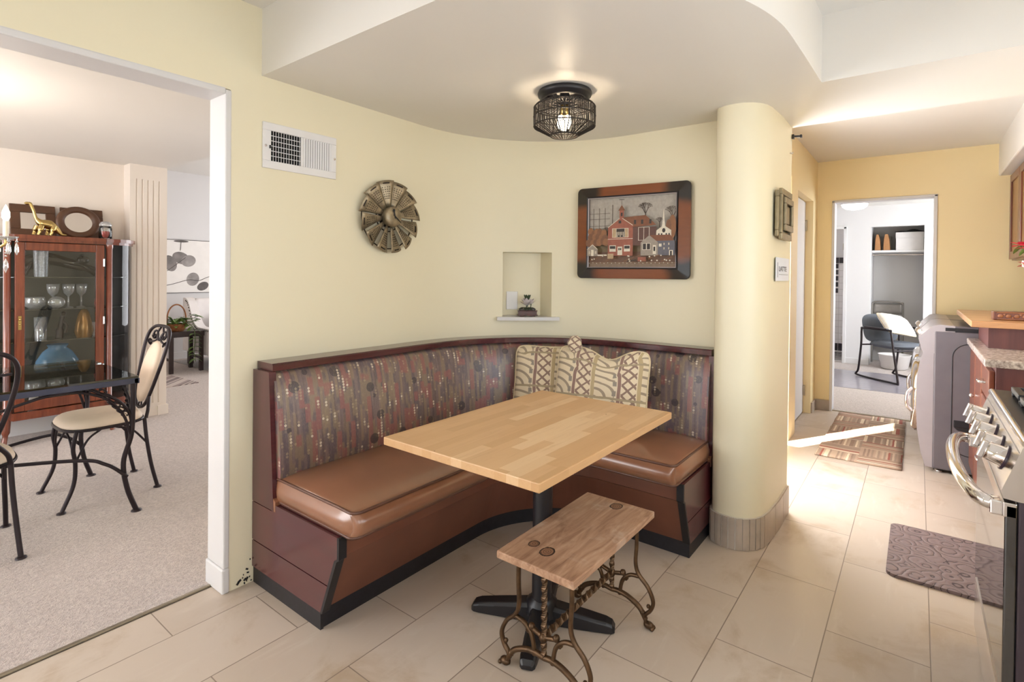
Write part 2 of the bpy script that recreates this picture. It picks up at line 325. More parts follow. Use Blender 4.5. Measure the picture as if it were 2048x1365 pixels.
# ------------------------------------------------------------------ meshes
class MB:
    def __init__(s): s.v = []; s.f = []; s.sm = []; s.uv = []; s.mi = []
    def add(s, vs, fs, smooth=False, uvs=None, m=0):
        o = len(s.v); s.v += [tuple(p) for p in vs]
        for f in fs:
            s.f.append([o+i for i in f]); s.sm.append(smooth); s.mi.append(m)
            s.uv.append([uvs[i] for i in f] if uvs else None)
        return s
    def box(s, x0, x1, y0, y1, z0, z1, m=0):
        vs = [(x0, y0, z0), (x1, y0, z0), (x1, y1, z0), (x0, y1, z0), (x0, y0, z1), (x1, y0, z1), (x1, y1, z1), (x0, y1, z1)]
        return s.add(vs, [(0, 3, 2, 1), (4, 5, 6, 7), (0, 1, 5, 4), (1, 2, 6, 5), (2, 3, 7, 6), (3, 0, 4, 7)], m=m)
    def obox(s, c, size, rot=None, m=0):
        R = rot or Matrix.Identity(3); hx, hy, hz = (q/2 for q in size); c = Vector(c)
        vs = [c+R@Vector(p) for p in ((-hx, -hy, -hz), (hx, -hy, -hz), (hx, hy, -hz), (-hx, hy, -hz), (-hx, -hy, hz), (hx, -hy, hz), (hx, hy, hz), (-hx, hy, hz))]
        return s.add(vs, [(0, 3, 2, 1), (4, 5, 6, 7), (0, 1, 5, 4), (1, 2, 6, 5), (2, 3, 7, 6), (3, 0, 4, 7)], m=m)
    def prism(s, poly, fn0, fn1, smooth=False, m=0):
        """poly of 2D points, fn0/fn1 map a 2D point to the two ends"""
        n = len(poly); vs = [fn0(*p) for p in poly]+[fn1(*p) for p in poly]
        fs = [tuple(range(n-1, -1, -1)), tuple(range(n, 2*n))]
        s.add(vs, fs, False, m=m)
        return s.add(vs, [(i, (i+1) % n, n+(i+1) % n, n+i) for i in range(n)], smooth, m=m)
    def tube(s, pts, r, n=8, closed=False, m=0, flat=None):
        pts = [Vector(p) for p in pts]; k = len(pts); rr = r if isinstance(r, (list, tuple)) else [r]*k
        vs = []; up = None
        for i, p in enumerate(pts):
            a = pts[(i-1) % k] if (closed or i > 0) else p; b = pts[(i+1) % k] if (closed or i < k-1) else p
            t = (b-a).normalized() if (b-a).length > 1e-9 else Vector((0, 0, 1))
            if up is None:
                up = Vector((0, 0, 1)) if abs(t.z) < .9 else Vector((1, 0, 0))
            sd = t.cross(up)
            if sd.length < 1e-6: sd = t.orthogonal()
            sd.normalize(); up = sd.cross(t).normalized()
            for j in range(n):
                q = 2*pi*j/n; a1, a2 = (flat or (1, 1))
                vs.append(p+sd*cos(q)*rr[i]*a1+up*sin(q)*rr[i]*a2)
        fs = []
        for i in range(k if closed else k-1):
            for j in range(n):
                a = i*n+j; b = i*n+(j+1) % n; c = ((i+1) % k)*n+(j+1) % n; d = ((i+1) % k)*n+j
                fs.append((a, b, c, d))
        s.add(vs, fs, True, m=m)
        if not closed: s.add(vs[:n], [tuple(range(n-1, -1, -1))], m=m); s.add(vs[-n:], [tuple(range(n))], m=m)
        return s
    def lathe(s, prof, c, n=28, R=None, cap=True, m=0, sx=1., sy=1.):
        R = R or Matrix.Identity(3); c = Vector(c); vs = []
        for r, z in prof:
            for j in range(n):
                q = 2*pi*j/n; vs.append(c+R@Vector((r*cos(q)*sx, r*sin(q)*sy, z)))
        k = len(prof)
        s.add(vs, [(i*n+j, i*n+(j+1) % n, (i+1)*n+(j+1) % n, (i+1)*n+j) for i in range(k-1) for j in range(n)], True, m=m)
        if cap:
            if prof[0][0] > 1e-4: s.add(vs[:n], [tuple(range(n-1, -1, -1))], m=m)
            if prof[-1][0] > 1e-4: s.add(vs[-n:], [tuple(range(n))], m=m)
        return s
    def grid(s, fn, nu, nv, smooth=True, uvf=None, cu=False, m=0):
        vs = [fn(i/nu, j/nv) for i in range(nu+(0 if cu else 1)) for j in range(nv+1)]
        U = nu if cu else nu+1; uvs = [uvf(i/nu, j/nv) for i in range(U) for j in range(nv+1)] if uvf else None
        fs = [(i*(nv+1)+j, ((i+1) % U)*(nv+1)+j, ((i+1) % U)*(nv+1)+j+1, i*(nv+1)+j+1) for i in range(nu) for j in range(nv)]
        return s.add(vs, fs, smooth, uvs, m=m)
    def ball(s, c, r, n=12, sc=(1, 1, 1), R=None, m=0):
        R = R or Matrix.Identity(3); c = Vector(c)
        k = max(4, n//2)
        return s.grid(lambda u, v: c+R@Vector((r*sc[0]*sin(pi*v)*cos(2*pi*u), r*sc[1]*sin(pi*v)*sin(2*pi*u), -r*sc[2]*cos(pi*v))), n, k, True, cu=True, m=m)
    def leaf(s, base, d, L, w, droop=.3, m=0, up=None):
        d = Vector(d).normalized(); up = Vector(up or (0, 0, 1)); sd = d.cross(up)
        if sd.length < .1: sd = Vector((1, 0, 0))
        sd.normalize(); b = Vector(base); vs = []; N = 6
        for i in range(N+1):
            t = i/N; p = b+d*L*t-Vector((0, 0, 1))*droop*L*t*t; ww = w*sin(pi*min(1, t*.92+.08))**.8*.5
            vs += [p-sd*ww+Vector((0, 0, ww*.25)), p, p+sd*ww+Vector((0, 0, ww*.25))]
        fs = []
        for i in range(N):
            a = 3*i; fs += [(a, a+1, a+4, a+3), (a+1, a+2, a+5, a+4)]
        return s.add(vs, fs, True, m=m)
    def build(s, name, mat, parent=None, bevel=0., local=False, seg=2, sub=0, keep=False, solid=0.):
        me = bpy.data.meshes.new(name); vs = s.v; o = Vector((0, 0, 0))
        if parent is not None and not local:
            P = parent; chain = Vector((0, 0, 0))
            while P is not None: chain += P.location; P = P.parent
            o = chain
        elif parent is None and not keep and vs:
            xs, ys, zs = zip(*vs); o = Vector(((min(xs)+max(xs))/2, (min(ys)+max(ys))/2, min(zs)))
        me.from_pydata([tuple(Vector(p)-o) for p in vs], [], s.f)
        me.polygons.foreach_set('use_smooth', s.sm); me.polygons.foreach_set('material_index', s.mi)
        if any(u for u in s.uv):
            ul = me.uv_layers.new(name='UVMap'); k = 0
            for u, f in zip(s.uv, s.f):
                for i in range(len(f)):
                    ul.data[k].uv = u[i] if u else (0, 0); k += 1
        for x in (mat if isinstance(mat, (list, tuple)) else [mat]): me.materials.append(x)
        ob = bpy.data.objects.new(name, me); COL.objects.link(ob)
        if parent is None: ob.location = o
        else: ob.parent = parent
        if solid:
            md = ob.modifiers.new('t', 'SOLIDIFY'); md.thickness = solid; md.offset = 0
        if bevel:
            md = ob.modifiers.new('b', 'BEVEL'); md.width = bevel; md.segments = seg; md.limit_method = 'ANGLE'; md.angle_limit = radians(40)
            md.harden_normals = False
        if sub:
            md = ob.modifiers.new('s', 'SUBSURF'); md.levels = sub; md.render_levels = sub
        return ob

def tag(o, label, cat, group=None, kind=None):
    o['label'] = label; o['category'] = cat
    if group: o['group'] = group
    if kind: o['kind'] = kind
    return o
def thing(name, label, cat, loc, rz=0., group=None):
    o = bpy.data.objects.new(name, None); COL.objects.link(o); o.location = loc; o.rotation_euler = (0, 0, rz)
    o.empty_display_size = .1
    return tag(o, label, cat, group)
def struct(name, mb, mat, parent=None, **kw):
    o = mb.build(name, mat, parent, keep=True, **kw)
    if parent is None: o['kind'] = 'structure'
    return o
def copy_tree(o, parent=None):
    c = o.copy(); COL.objects.link(c)
    if parent is not None: c.parent = parent
    for ch in list(o.children): copy_tree(ch, c)
    return c
def bez(p, n=10):
    """smooth Catmull-Rom through points"""
    P = [Vector(q) for q in p]; P = [P[0]*2-P[1]]+P+[P[-1]*2-P[-2]]; out = []
    for i in range(1, len(P)-2):
        for k in range(n):
            t = k/n; a, b, c, d = P[i-1:i+3]
            out.append(.5*((2*b)+(c-a)*t+(2*a-5*b+4*c-d)*t*t+(3*b-a-3*c+d)*t**3))
    out.append(P[-2]); return out
def RX(a): return Matrix.Rotation(a, 3, 'X')
def RY(a): return Matrix.Rotation(a, 3, 'Y')
def RZ(a): return Matrix.Rotation(a, 3, 'Z')
mats()
# ------------------------------------------------------------------ the setting
def box_s(name, mat, *bx, **kw):
    mb = MB()
    for b in bx: mb.box(*b)
    return struct(name, mb, mat, **kw)

box_s('floor', M['floor'], (-2.29, 1.0, -2.7, 6.02, -.06, 0.))
box_s('floor_carpet', M['carpet'], (-8.8, -2.31, -2.7, 6.1, -.06, .006), (-2.0, 1.7, 6.04, 10.3, -.06, .006))
box_s('trim_1', M['hinge'], (-2.306, -2.294, -2.0, 1.0, -.01, .008), (-.66, .12, 6.015, 6.045, -.01, .01))

C1 = (-1.35, 2.03); R1 = .85
P1 = (-2.025, 2.546); P2 = (-1.80, 2.751)           # edges of the niche on the curved wall
NZ0, NZ1 = 1.04, 1.438
def arc(a0, a1, n): return [(C1[0]-R1*cos(radians(a0+(a1-a0)*i/n)), C1[1]+R1*sin(radians(a0+(a1-a0)*i/n))) for i in range(n+1)]
ang = lambda p: math.degrees(math.atan2(p[1]-C1[1], C1[0]-p[0]))
wl = [(-2.2, 1.0), (-2.2, 1.6), (-2.2, 1.9), (-2.2, 1.98)]+arc(0, ang(P1), 12)
wr = arc(ang(P2), 90, 12)+[(-1.30, 2.88), (-1.2, 2.88), (-.80, 2.88)]
COLP = [(-.80, 2.88), (-.80, 2.76), (-.80, 2.70), (-.785, 2.668), (-.75, 2.65), (-.71, 2.645), (-.67, 2.65), (-.63, 2.672), (-.60, 2.705), (-.58, 2.75), (-.57, 2.81), (-.565, 2.9), (-.56, 3.0), (-.56, 3.25)]
def strip(mb, pts, z0, z1, smooth=True, nz=1):
    return mb.grid(lambda u, v: (*pts[round(u*(len(pts)-1))], z0+(z1-z0)*v), len(pts)-1, nz, smooth)
mb = MB()
na = arc(ang(P1), ang(P2), 6); al = wl+na[1:-1]+wr
strip(mb, al, 0, NZ0); strip(mb, wl, NZ0, NZ1); strip(mb, wr, NZ0, NZ1); strip(mb, al, NZ1, 2.415)
for z in (NZ0, NZ1): mb.add([(*p, z) for p in na], [tuple(range(len(na)))])
# niche interior
DV = (-.12, .052)
q1 = (wl[-1][0]+DV[0], wl[-1][1]+DV[1]); q2 = (wr[0][0]+DV[0], wr[0][1]+DV[1])
strip(mb, [wl[-1], q1], NZ0, NZ1, False); strip(mb, [q1, q2], NZ0, NZ1, False); strip(mb, [q2, wr[0]], NZ0, NZ1, False)
for z in (NZ0, NZ1): mb.add([(*wl[-1], z), (*q1, z), (*q2, z), (*wr[0], z)], [(0, 1, 2, 3)])
# outer faces, ends
ow = [(-2.335, 1.0), (-2.335, 2.1)]+[(C1[0]-1.0*cos(a*pi/16), C1[1]+.98*sin(a*pi/16)) for a in range(1, 8)]+[(-1.2, 2.98), (-.8, 2.98), (-.8, 3.25)]
strip(mb, ow, 0, 2.44, False); mb.add([(-2.2, 1.0, 0), (-2.335, 1.0, 0), (-2.335, 1.0, 2.4), (-2.2, 1.0, 2.4)], [(0, 1, 2, 3)])
struct('wall_left', mb, M['yellow'])
mb = MB(); strip(mb, COLP, 0, 2.3); strip(mb, [(-.56, 3.25), (-.8, 3.25)], 0, 2.44, False)
struct('wall_end', mb, M['yellow'])
# tiled skirting round the wall end: grout band and upright tiles
def offs(pts, d):
    out = []
    for i, p in enumerate(pts):
        a = pts[max(0, i-1)]; b = pts[min(len(pts)-1, i+1)]; t = Vector((b[0]-a[0], b[1]-a[1])).normalized()
        out.append((p[0]+t.y*d, p[1]-t.x*d))
    return out
bp = COLP[1:]
# resample by length
def resample(pts, step):
    out = [pts[0]]; acc = 0
    for a, b in zip(pts, pts[1:]):
        L = sqrt((b[0]-a[0])**2+(b[1]-a[1])**2); n = max(1, int(L/step+.5))
        out += [(a[0]+(b[0]-a[0])*i/n, a[1]+(b[1]-a[1])*i/n) for i in range(1, n+1)]
    return out
rp = resample(bp, .008); dist = [0.]
for a, b in zip(rp, rp[1:]): dist.append(dist[-1]+sqrt((b[0]-a[0])**2+(b[1]-a[1])**2))
def at(d):
    for i in range(len(rp)-1):
        if dist[i+1] >= d:
            t = (d-dist[i])/(dist[i+1]-dist[i]+1e-9); return (rp[i][0]+(rp[i+1][0]-rp[i][0])*t, rp[i][1]+(rp[i+1][1]-rp[i][1])*t)
    return rp[-1]
mb = MB(); o1 = offs(rp, .007)
strip(mb, o1, 0, .152); mb.grid(lambda u, v: (*(o1 if v < .5 else rp)[round(u*(len(rp)-1))], .152), len(rp)-1, 1, False)
tl = MB(); d = .0; wid = [.030]*12+[.17, .17, .17]
for w in wid:
    if d+w > dist[-1]: w = dist[-1]-d
    if w < .01: break
    pts = [at(d+.002+(w-.004)*i/4) for i in range(5)]; oo = offs(pts, .012)
    strip(tl, oo, .002, .150, False)
    for e in (0, -1): tl.add([(*pts[e], .002), (*oo[e], .002), (*oo[e], .150), (*pts[e], .150)], [(0, 1, 2, 3)])
    tl.grid(lambda u, v: (*(oo if v < .5 else pts)[round(u*4)], .150), 4, 1, False)
    d += w
o = struct('baseboard_end', mb, M['grout']); struct('tile_band', tl, M['basetile'], o)

# opening to the dining room
box_s('wall_header', M['yellow'], (-2.335, -2.2, -2.7, 1.0, 2.03, 2.42), (-2.335, -2.2, -2.7, -1.75, 0, 2.03))
mb = MB().box(-2.34, -2.196, .978, 1.003, .10, 2.028).box(-2.34, -2.196, -1.75, .98, 2.008, 2.034)
mb.box(-2.347, -2.193, .973, 1.003, 0, .10)
struct('trim_2', mb, M['white'], bevel=.006)
# chipped plaster at the foot of the jamb
mb = MB()
for i in range(14):
    y = 1.035+random.random()*.07; z = abs(random.gauss(.0, .035))+.003; r = .002+random.random()*.005
    mb.obox((-2.1985, y, z), (.003, r*2.2, r*1.3), RX(random.random()*3))
struct('trim_3', mb, M['black'])

# soffit and ceilings
so = bez([(-1.3, 1.125), (-1.05, 1.132), (-.85, 1.18), (-.66, 1.29), (-.52, 1.45), (-.42, 1.672), (-.365, 1.886), (-.348, 2.15), (-.334, 2.565)], 6)
outl = [(-2.3, 1.125), (-1.8, 1.125)]+[(p.x, p.y) for p in so]
full = outl+[(1.0, 2.565), (1.0, 3.25), (-.9, 3.25), (-.9, 2.95), (-2.3, 2.95)]
mb = MB(); mb.add([(*p, 2.125) for p in full], [tuple(range(len(full)))[::-1]])
strip(mb, outl, 2.125, 2.42); strip(mb, [(-.334, 2.565), (1.0, 2.565)], 2.125, 2.42, False)
strip(mb, [(1.0, 3.25), (-.9, 3.25)], 2.125, 2.46, False)
struct('ceiling_soffit', mb, M['ceil'])
box_s('ceiling', M['ceil'], (-2.4, 1.05, -2.75, 2.96, 2.405, 2.5), (-.95, 1.05, 2.96, 3.2, 2.405, 2.5))
box_s('ceiling_laundry', M['ceil'], (-.95, 1.05, 3.2, 6.12, 2.44, 2.5))
box_s('wall_right', M['hall'], (.95, 1.05, -2.7, 6.12, 0, 2.5))
box_s('wall_front', M['yellow'], (-8.8, 1.05, -2.8, -2.65, 0, 2.9))
box_s('ceiling_cabinets', M['ceil'], (.525, .96, 3.25, 6.02, 2.17, 2.46), bevel=.01)

# laundry passage
box_s('wall_hall', M['hall'], (-.9, -.80, 3.25, 3.42, 0, 2.46), (-.9, -.80, 4.10, 4.20, 0, 2.46), (-.9, -.80, 3.42, 4.10, 2.08, 2.46),
      (-.9, -.80, 4.20, 4.66, 2.10, 2.46), (-.9, -.80, 4.66, 4.93, 0, 2.46), (-.9, -.80, 4.93, 5.77, 2.03, 2.46), (-.9, -.80, 5.77, 6.02, 0, 2.46), (-.95, -.9, 4.66, 6.0, 0, 2.46))
box_s('wall_back', M['hall'], (-.95, -.665, 6.0, 6.12, 0, 2.5), (.125, .95, 6.0, 6.12, 0, 2.5), (-.665, .125, 6.0, 6.12, 2.045, 2.5))
box_s('baseboard_hall', M['basetile'], (-.80, -.785, 5.775, 5.998, 0, .10), (-.785, -.668, 5.985, 6.0, 0, .10), bevel=.003)
mb = MB().box(-.672, -.648, 5.985, 6.135, 0, 2.05).box(.105, .13, 5.985, 6.135, 0, 2.05).box(-.672, .13, 5.985, 6.135, 2.03, 2.052)
tr = struct('trim_4', mb, M['white'], bevel=.004)
def hinge(loc, parent, axis='x', n=1):
    mb = MB(); x, y, z = loc
    mb.box(x-.004, x+.004, y-.018, y+.018, z-.045, z+.045).tube([(x+.006, y, z-.05), (x+.006, y, z+.05)], .007, 8)
    return mb.build('hinge', M['hinge'], parent)
dn = box_s('door_1', M['white'], (-.90, -.862, 4.94, 5.745, .012, 2.022), bevel=.003)
for z in (.22, 1.80): hinge((-.858, 5.735, z), dn)
mb = MB().box(-.90, -.80, 5.75, 5.772, 0, 2.03).box(-.90, -.80, 4.93, 4.945, 0, 2.03)
struct('trim_5', mb, M['hall'])
# glazed side door of the passage (daylight) with a clear sidelight beside it
wd = MB().box(-.9, -.86, 3.42, 3.48, 0, 2.08).box(-.9, -.86, 4.04, 4.10, 0, 2.08).box(-.9, -.86, 3.48, 4.04, 2.0, 2.08).box(-.9, -.86, 3.48, 4.04, 0, .2)
d2 = struct('door_2', wd, M['white'], bevel=.004)
struct('door_pane', MB().box(-.888, -.876, 3.475, 4.045, .19, 2.01), emit('door_daylight', (.92, .95, 1.), 17.), d2)
bh = MB().box(.106, .112, 6.03, 6.06, 1.60, 1.74).box(.108, .115, 6.04, 6.05, 1.61, 1.73); bh.build('hinge', M['gold'], tr)

# room beyond the passage
box_s('wall_study', M['white'], (-1.95, -1.76, 9.5, 9.6, 0, 2.5), (-.90, -.565, 9.5, 9.6, 0, 2.5), (.065, 1.65, 9.5, 9.6, 0, 2.5), (-1.76, -.90, 9.5, 9.6, 2.065, 2.5), (-.565, .065, 9.5, 9.6, 2.065, 2.5),
      (-2.05, -1.95, 6.1, 11.5, 0, 2.5), (1.65, 1.75, 6.1, 11.5, 0, 2.5), (-.66, -.56, 9.6, 10.15, 0, 2.5), (.9, 1.0, 9.6, 10.15, 0, 2.5), (-.7, 1.0, 10.15, 10.25, 0, 2.5))
box_s('ceiling_study', M['ceil'], (-2.05, 1.75, 6.1, 11.5, 2.38, 2.5))
box_s('baseboard_study', M['white'], (-.865, -.565, 9.485, 9.502, 0, .09), bevel=.003)
st = struct('trim_6', MB().box(-.905, -.862, 9.47, 9.52, 0, 2.08).box(-1.78, -.87, 9.47, 9.52, 2.05, 2.09), M['white'], bevel=.004)
for z in (.36, 1.78): MB().box(-.914, -.904, 9.49, 9.515, z-.05, z+.05).build('hinge', M['hinge'], st)
# bathroom wall seen through the far doorway: white tile with a black tile pattern
bt = MB().box(-2.0, -.6, 10.9, 11.0, 0, 1.56); bw = struct('wall_bath', MB().box(-2.0, -.6, 10.95, 11.05, 0, 2.5).box(-2.05, -.62, 11.0, 11.5, 2.3, 2.5).box(-.72, -.62, 9.6, 11.0, 0, 2.5), M['white'])
g = G('bath_tile'); b_ = g.n('ShaderNodeTexBrick'); b_.offset = 0.; s_ = g.sep(g.pos())
g.put(b_.inputs['Vector'], g.comb(s_[0], s_[2], 0.)); g.put(b_.inputs['Color1'], rgb(240, 236, 234)); g.put(b_.inputs['Color2'], rgb(236, 232, 232)); g.put(b_.inputs['Mortar'], rgb(200, 192, 190))
b_.inputs['Scale'].default_value = 1.; b_.inputs['Brick Width'].default_value = .11; b_.inputs['Row Height'].default_value = .11; b_.inputs['Mortar Size'].default_value = .003
struct('tile_wall', bt, g.done(b_.outputs[0], .2), bw)
mb = MB()
for k in range(14): mb.box(-1.95+k*.085, -1.95+k*.085+.078, 10.894, 10.902, 1.56, 1.66)
for k in range(5): mb.box(-1.19, -1.112, 10.894, 10.902, 1.47-k*.108, 1.55-k*.108)
for k in range(14): mb.box(-1.95+k*.085, -1.95+k*.085+.078, 10.894, 10.902, .02, .15)
struct('tile_band', mb, M['btileb'], bw)
mb = MB()
for k in range(7): mb.box(-1.6, -.75, 9.75+k*.16, 9.83+k*.16, .006, .009)
struct('floor_bath', MB().box(-2.0, -.6, 9.6, 11.0, .0, .0065), M['btile']); struct('trim_7', mb, M['btileb'])
# closet shelf and rod
cs = struct('trim_8', MB().box(-.56, .9, 9.66, 10.15, 1.69, 1.722), M['white'], bevel=.003)
MB().tube([(-.56, 9.72, 1.655), (.9, 9.72, 1.655)], .013, 10).build('rod', M['steel'], cs)

# dining and living rooms
box_s('wall_dining', M['dine'], (-5.65, -5.55, -2.7, 1.9, 0, 2.8), (-8.8, -5.55, 1.72, 1.8, 0, 2.9))
prof = [(-5.56, 1.615), (-5.40, 1.615)]
for k in range(5):
    y = 1.665+k*.043; prof += [(-5.40, y-.006), (-5.410, y), (-5.40, y+.006)]
prof += [(-5.40, 1.90), (-5.56, 1.90)]
mb = MB().prism(prof, lambda x, y: (x, y, .12), lambda x, y: (x, y, 2.10)).box(-5.56, -5.40, 1.615, 1.90, 2.10, 2.8).box(-5.56, -5.40, 1.615, 1.90, 0, .12)
mb.box(-5.56, -5.385, 1.83, 1.912, 0, .09)
struct('wall_pilaster', mb, M['dine'])
box_s('ceiling_dining', M['ceil'], (-5.6, -2.33, -2.7, 1.9, 2.225, 2.35))
box_s('ceiling_living', M['ceil'], (-8.8, -2.0, 1.7, 6.2, 2.75, 2.85))
box_s('wall_living', M['white'], (-8.75, -8.6, 1.7, 6.2, 0, 2.9), (-8.75, -.9, 6.05, 6.2, 0, 2.9), (-5.6, -2.33, 1.86, 1.9, 2.36, 2.85), (-2.15, -2.05, 3.0, 6.05, 0, 2.75))
box_s('baseboard_dining', M['white'], (-5.552, -5.535, -2.6, 1.615, 0, .13), bevel=.004)
box_s('baseboard_living', M['white'], (-8.602, -8.585, 1.8, 6.05, 0, .11), bevel=.004)

# unseen windows out of view, their glowing panes added to light the rooms
def window(n, lo, hi, strength, col):
    """frame, mullion and a bright pane; lo/hi are opposite corners, thin along one axis"""
    x0, y0, z0 = lo; x1, y1, z1 = hi; t = .06; mb = MB()
    if abs(x1-x0) < .2:
        mb.box(x0, x1, y0, y0+t, z0, z1).box(x0, x1, y1-t, y1, z0, z1).box(x0, x1, y0, y1, z0, z0+t).box(x0, x1, y0, y1, z1-t, z1).box(x0, x1, (y0+y1)/2-.02, (y0+y1)/2+.02, z0, z1)
        p = MB().box((x0+x1)/2-.006, (x0+x1)/2+.006, y0+t-.01, y1-t+.01, z0+t-.01, z1-t+.01)
    else:
        mb.box(x0, x0+t, y0, y1, z0, z1).box(x1-t, x1, y0, y1, z0, z1).box(x0, x1, y0, y1, z0, z0+t).box(x0, x1, y0, y1, z1-t, z1).box((x0+x1)/2-.02, (x0+x1)/2+.02, y0, y1, z0, z1)
        p = MB().box(x0+t-.01, x1-t+.01, (y0+y1)/2-.006, (y0+y1)/2+.006, z0+t-.01, z1-t+.01)
    w = struct('window_%d' % n, mb, M['white']); struct('window_pane', p, emit('daylight_%d' % n, col, strength), w)
window(1, (.90, -2.2, .85), (.95, -.2, 1.75), 6.5, (.85, .925, 1.))
window(2, (-1.9, -2.65, .15), (.7, -2.60, 1.65), 1.6, (.85, .925, 1.))  # added low glazed opening, brightens the lower kitchen walls
window(7, (.90, .2, .98), (.95, 2.5, 1.75), 6., (.84, .92, 1.))
window(3, (-5.2, -2.65, .5), (-2.8, -2.60, 2.1), 10.5, (.95, .97, 1.))
window(4, (-7.6, 6.0, .4), (-3.6, 6.05, 2.3), 6., (.95, .97, 1.))  # added for living room light, hidden behind the kitchen wall
window(5, (1.60, 6.9, .8), (1.65, 9.0, 2.1), 15., (.90, .95, 1.))
window(6, (-1.7, 10.93, 1.75), (-1.25, 10.95, 2.25), 28., (1., .96, .95))  # added glow for the bathroom, hidden from the camera
# ------------------------------------------------------------------ corner booth
booth = thing('corner_booth', 'built-in corner booth bench with patterned back and brown vinyl seat', 'booth', (-1.9, 2.3, 0))
def lerp(a, b, t): return (a[0]+(b[0]-a[0])*t, a[1]+(b[1]-a[1])*t)
ST = [((-2.195, y), (-1.70, y)) for y in [1.112, 1.1135, 1.118, 1.125, 1.135, 1.147, 1.17, 1.20, 1.25]+[1.30+i*.1 for i in range(7)]]+[((-2.195, 1.98), (-1.70, 1.95))]
for i in range(21):
    a = pi/2*i/20; ST.append(((-1.35-.845*cos(a), 2.03+.845*sin(a)), (-1.25-.45*cos(a), 1.97+.453*sin(a))))
for t in (.12, .25, .4, .55, .7, .8, .87, .92, .945, .96, .975, .986, .994, .998, 1.): ST.append(((-1.35+.52*t, 2.875), (-1.25+.42*t, 2.423)))
def BP(k, d, z):
    B, T = ST[k]; p = lerp(B, T, d/.5); return (p[0], p[1], z)
run = [0.]
for k in range(1, len(ST)):
    a = BP(k-1, .2, 0); b = BP(k, .2, 0); run.append(run[-1]+sqrt((a[0]-b[0])**2+(a[1]-b[1])**2))
def sweep(prof, k0=0, k1=None, smooth=True, uv=False, inset0=0., cap=True):
    k1 = len(ST)-1 if k1 is None else k1; mb = MB(); n = len(prof)
    L = [0.]
    for a, b in zip(prof, prof[1:]): L.append(L[-1]+sqrt((a[0]-b[0])**2+(a[1]-b[1])**2))
    ks = list(range(k0, k1+1))
    mb.grid(lambda u, v: BP(ks[round(u*(len(ks)-1))], *prof[round(v*(n-1))]), len(ks)-1, n-1, smooth,
            (lambda u, v: (run[ks[round(u*(len(ks)-1))]], L[round(v*(n-1))])) if uv else None)
    if cap:
        for k, r in ((k0, 1), (k1, -1)):
            vs = [BP(k, *q) for q in prof]; uvs = [(q[0], q[1]) for q in prof]
            mb.add(vs, [tuple(range(n))[::r]], False, uvs)
    return mb
bk = [(.02, .36), (.165, .36), (.182, .42), (.192, .50), (.188, .58), (.178, .66), (.168, .73), (.155, .80), (.14, .85), (.122, .88), (.10, .893), (.02, .894)]
sweep(bk, uv=True).build('backrest', M['fabric'], booth)
NS = len(ST)-1
for a, b in ((0, 20), (20, 29), (29, NS)):
    o = sweep([(.0, .896), (.125, .896), (.125, .921), (.119, .926), (.0, .926), (.0, .896)], a, b, False)
    o.build('top_rail', M['mahogx'], booth)
def fade(k):
    e = min(run[k], run[NS]-run[k])/.13; e = min(1., e); return sqrt(max(0., 1-(1-e)**2))
seat = [(.155, .378), (.60, .374), (.670, .378), (.686, .388), (.698, .405), (.702, .422), (.698, .440), (.688, .456), (.676, .467), (.655, .474), (.61, .482), (.54, .490), (.42, .496), (.30, .494), (.2, .484), (.158, .470), (.155, .378)]
def rnd(k):
    e = min(1., min(run[k], run[NS]-run[k])/.035); return .032*(1-sqrt(max(0., 1-(1-e)**2)))
def SP(k, d, z): return BP(k, d-(rnd(k)*min(1., (d-.5)/.15) if d > .5 else 0), z if z < .468 else .466+(z-.466)*fade(k))
mb = MB(); n = len(seat)
mb.grid(lambda u, v: SP(round(u*NS), *seat[round(v*(n-1))]), NS, n-1)
for k, sg in ((0, -1), (NS, 1)):                     # bulging boxed ends
    def cap(u, v):
        d = .157+(.644+.026*sin(pi*v)-.157)*u; x, y, z = BP(k, d, .378+(.467-.378)*v); o = .020*sin(pi*v)*(max(0., 1-(2*u-1)**6))**.5
        return (x, y-o, z) if sg < 0 else (x+o, y, z)
    mb.grid(cap, 16, 8)
cu = mb.build('seat_cushion', M['vinyl'], booth)
wm = plain('piping', rgb(96, 62, 48), .35)
def welt(d, z, r=.0055, ends=True):
    pts = [SP(k, d, z) for k in range(len(ST))]
    if ends:
        pts = [BP(0, q, z+.002) for q in (.17, .3, .45, .58)]+pts+[BP(NS, q, z) for q in (.58, .45, .3, .17)]
    return MB().tube(pts, r, 6)
welt(.679, .467).build('piping', wm, cu); welt(.672, .378).build('piping', wm, cu)
base = [(.2, .07), (.495, .07), (.580, .283), (.597, .293), (.597, .374), (.2, .374)]
sweep(base, smooth=False).build('seat_base', M['vinyl2'], booth)
sweep([(.2, 0.), (.49, 0.), (.49, .072), (.2, .072)], smooth=False).build('toe_kick', M['toe'], booth)
def epan(poly, name, mat, side, t0, t1, bev=.002):
    if side == 'L': f0 = lambda d, z: (-2.195+d, 1.112-t0, z); f1 = lambda d, z: (-2.195+d, 1.112-t1, z)
    else:
        s = .452/.5; f0 = lambda d, z: (-.83+t0, 2.875-d*s, z); f1 = lambda d, z: (-.83+t1, 2.875-d*s, z)
    return MB().prism(poly, f0, f1).build(name, mat, booth, bevel=bev)
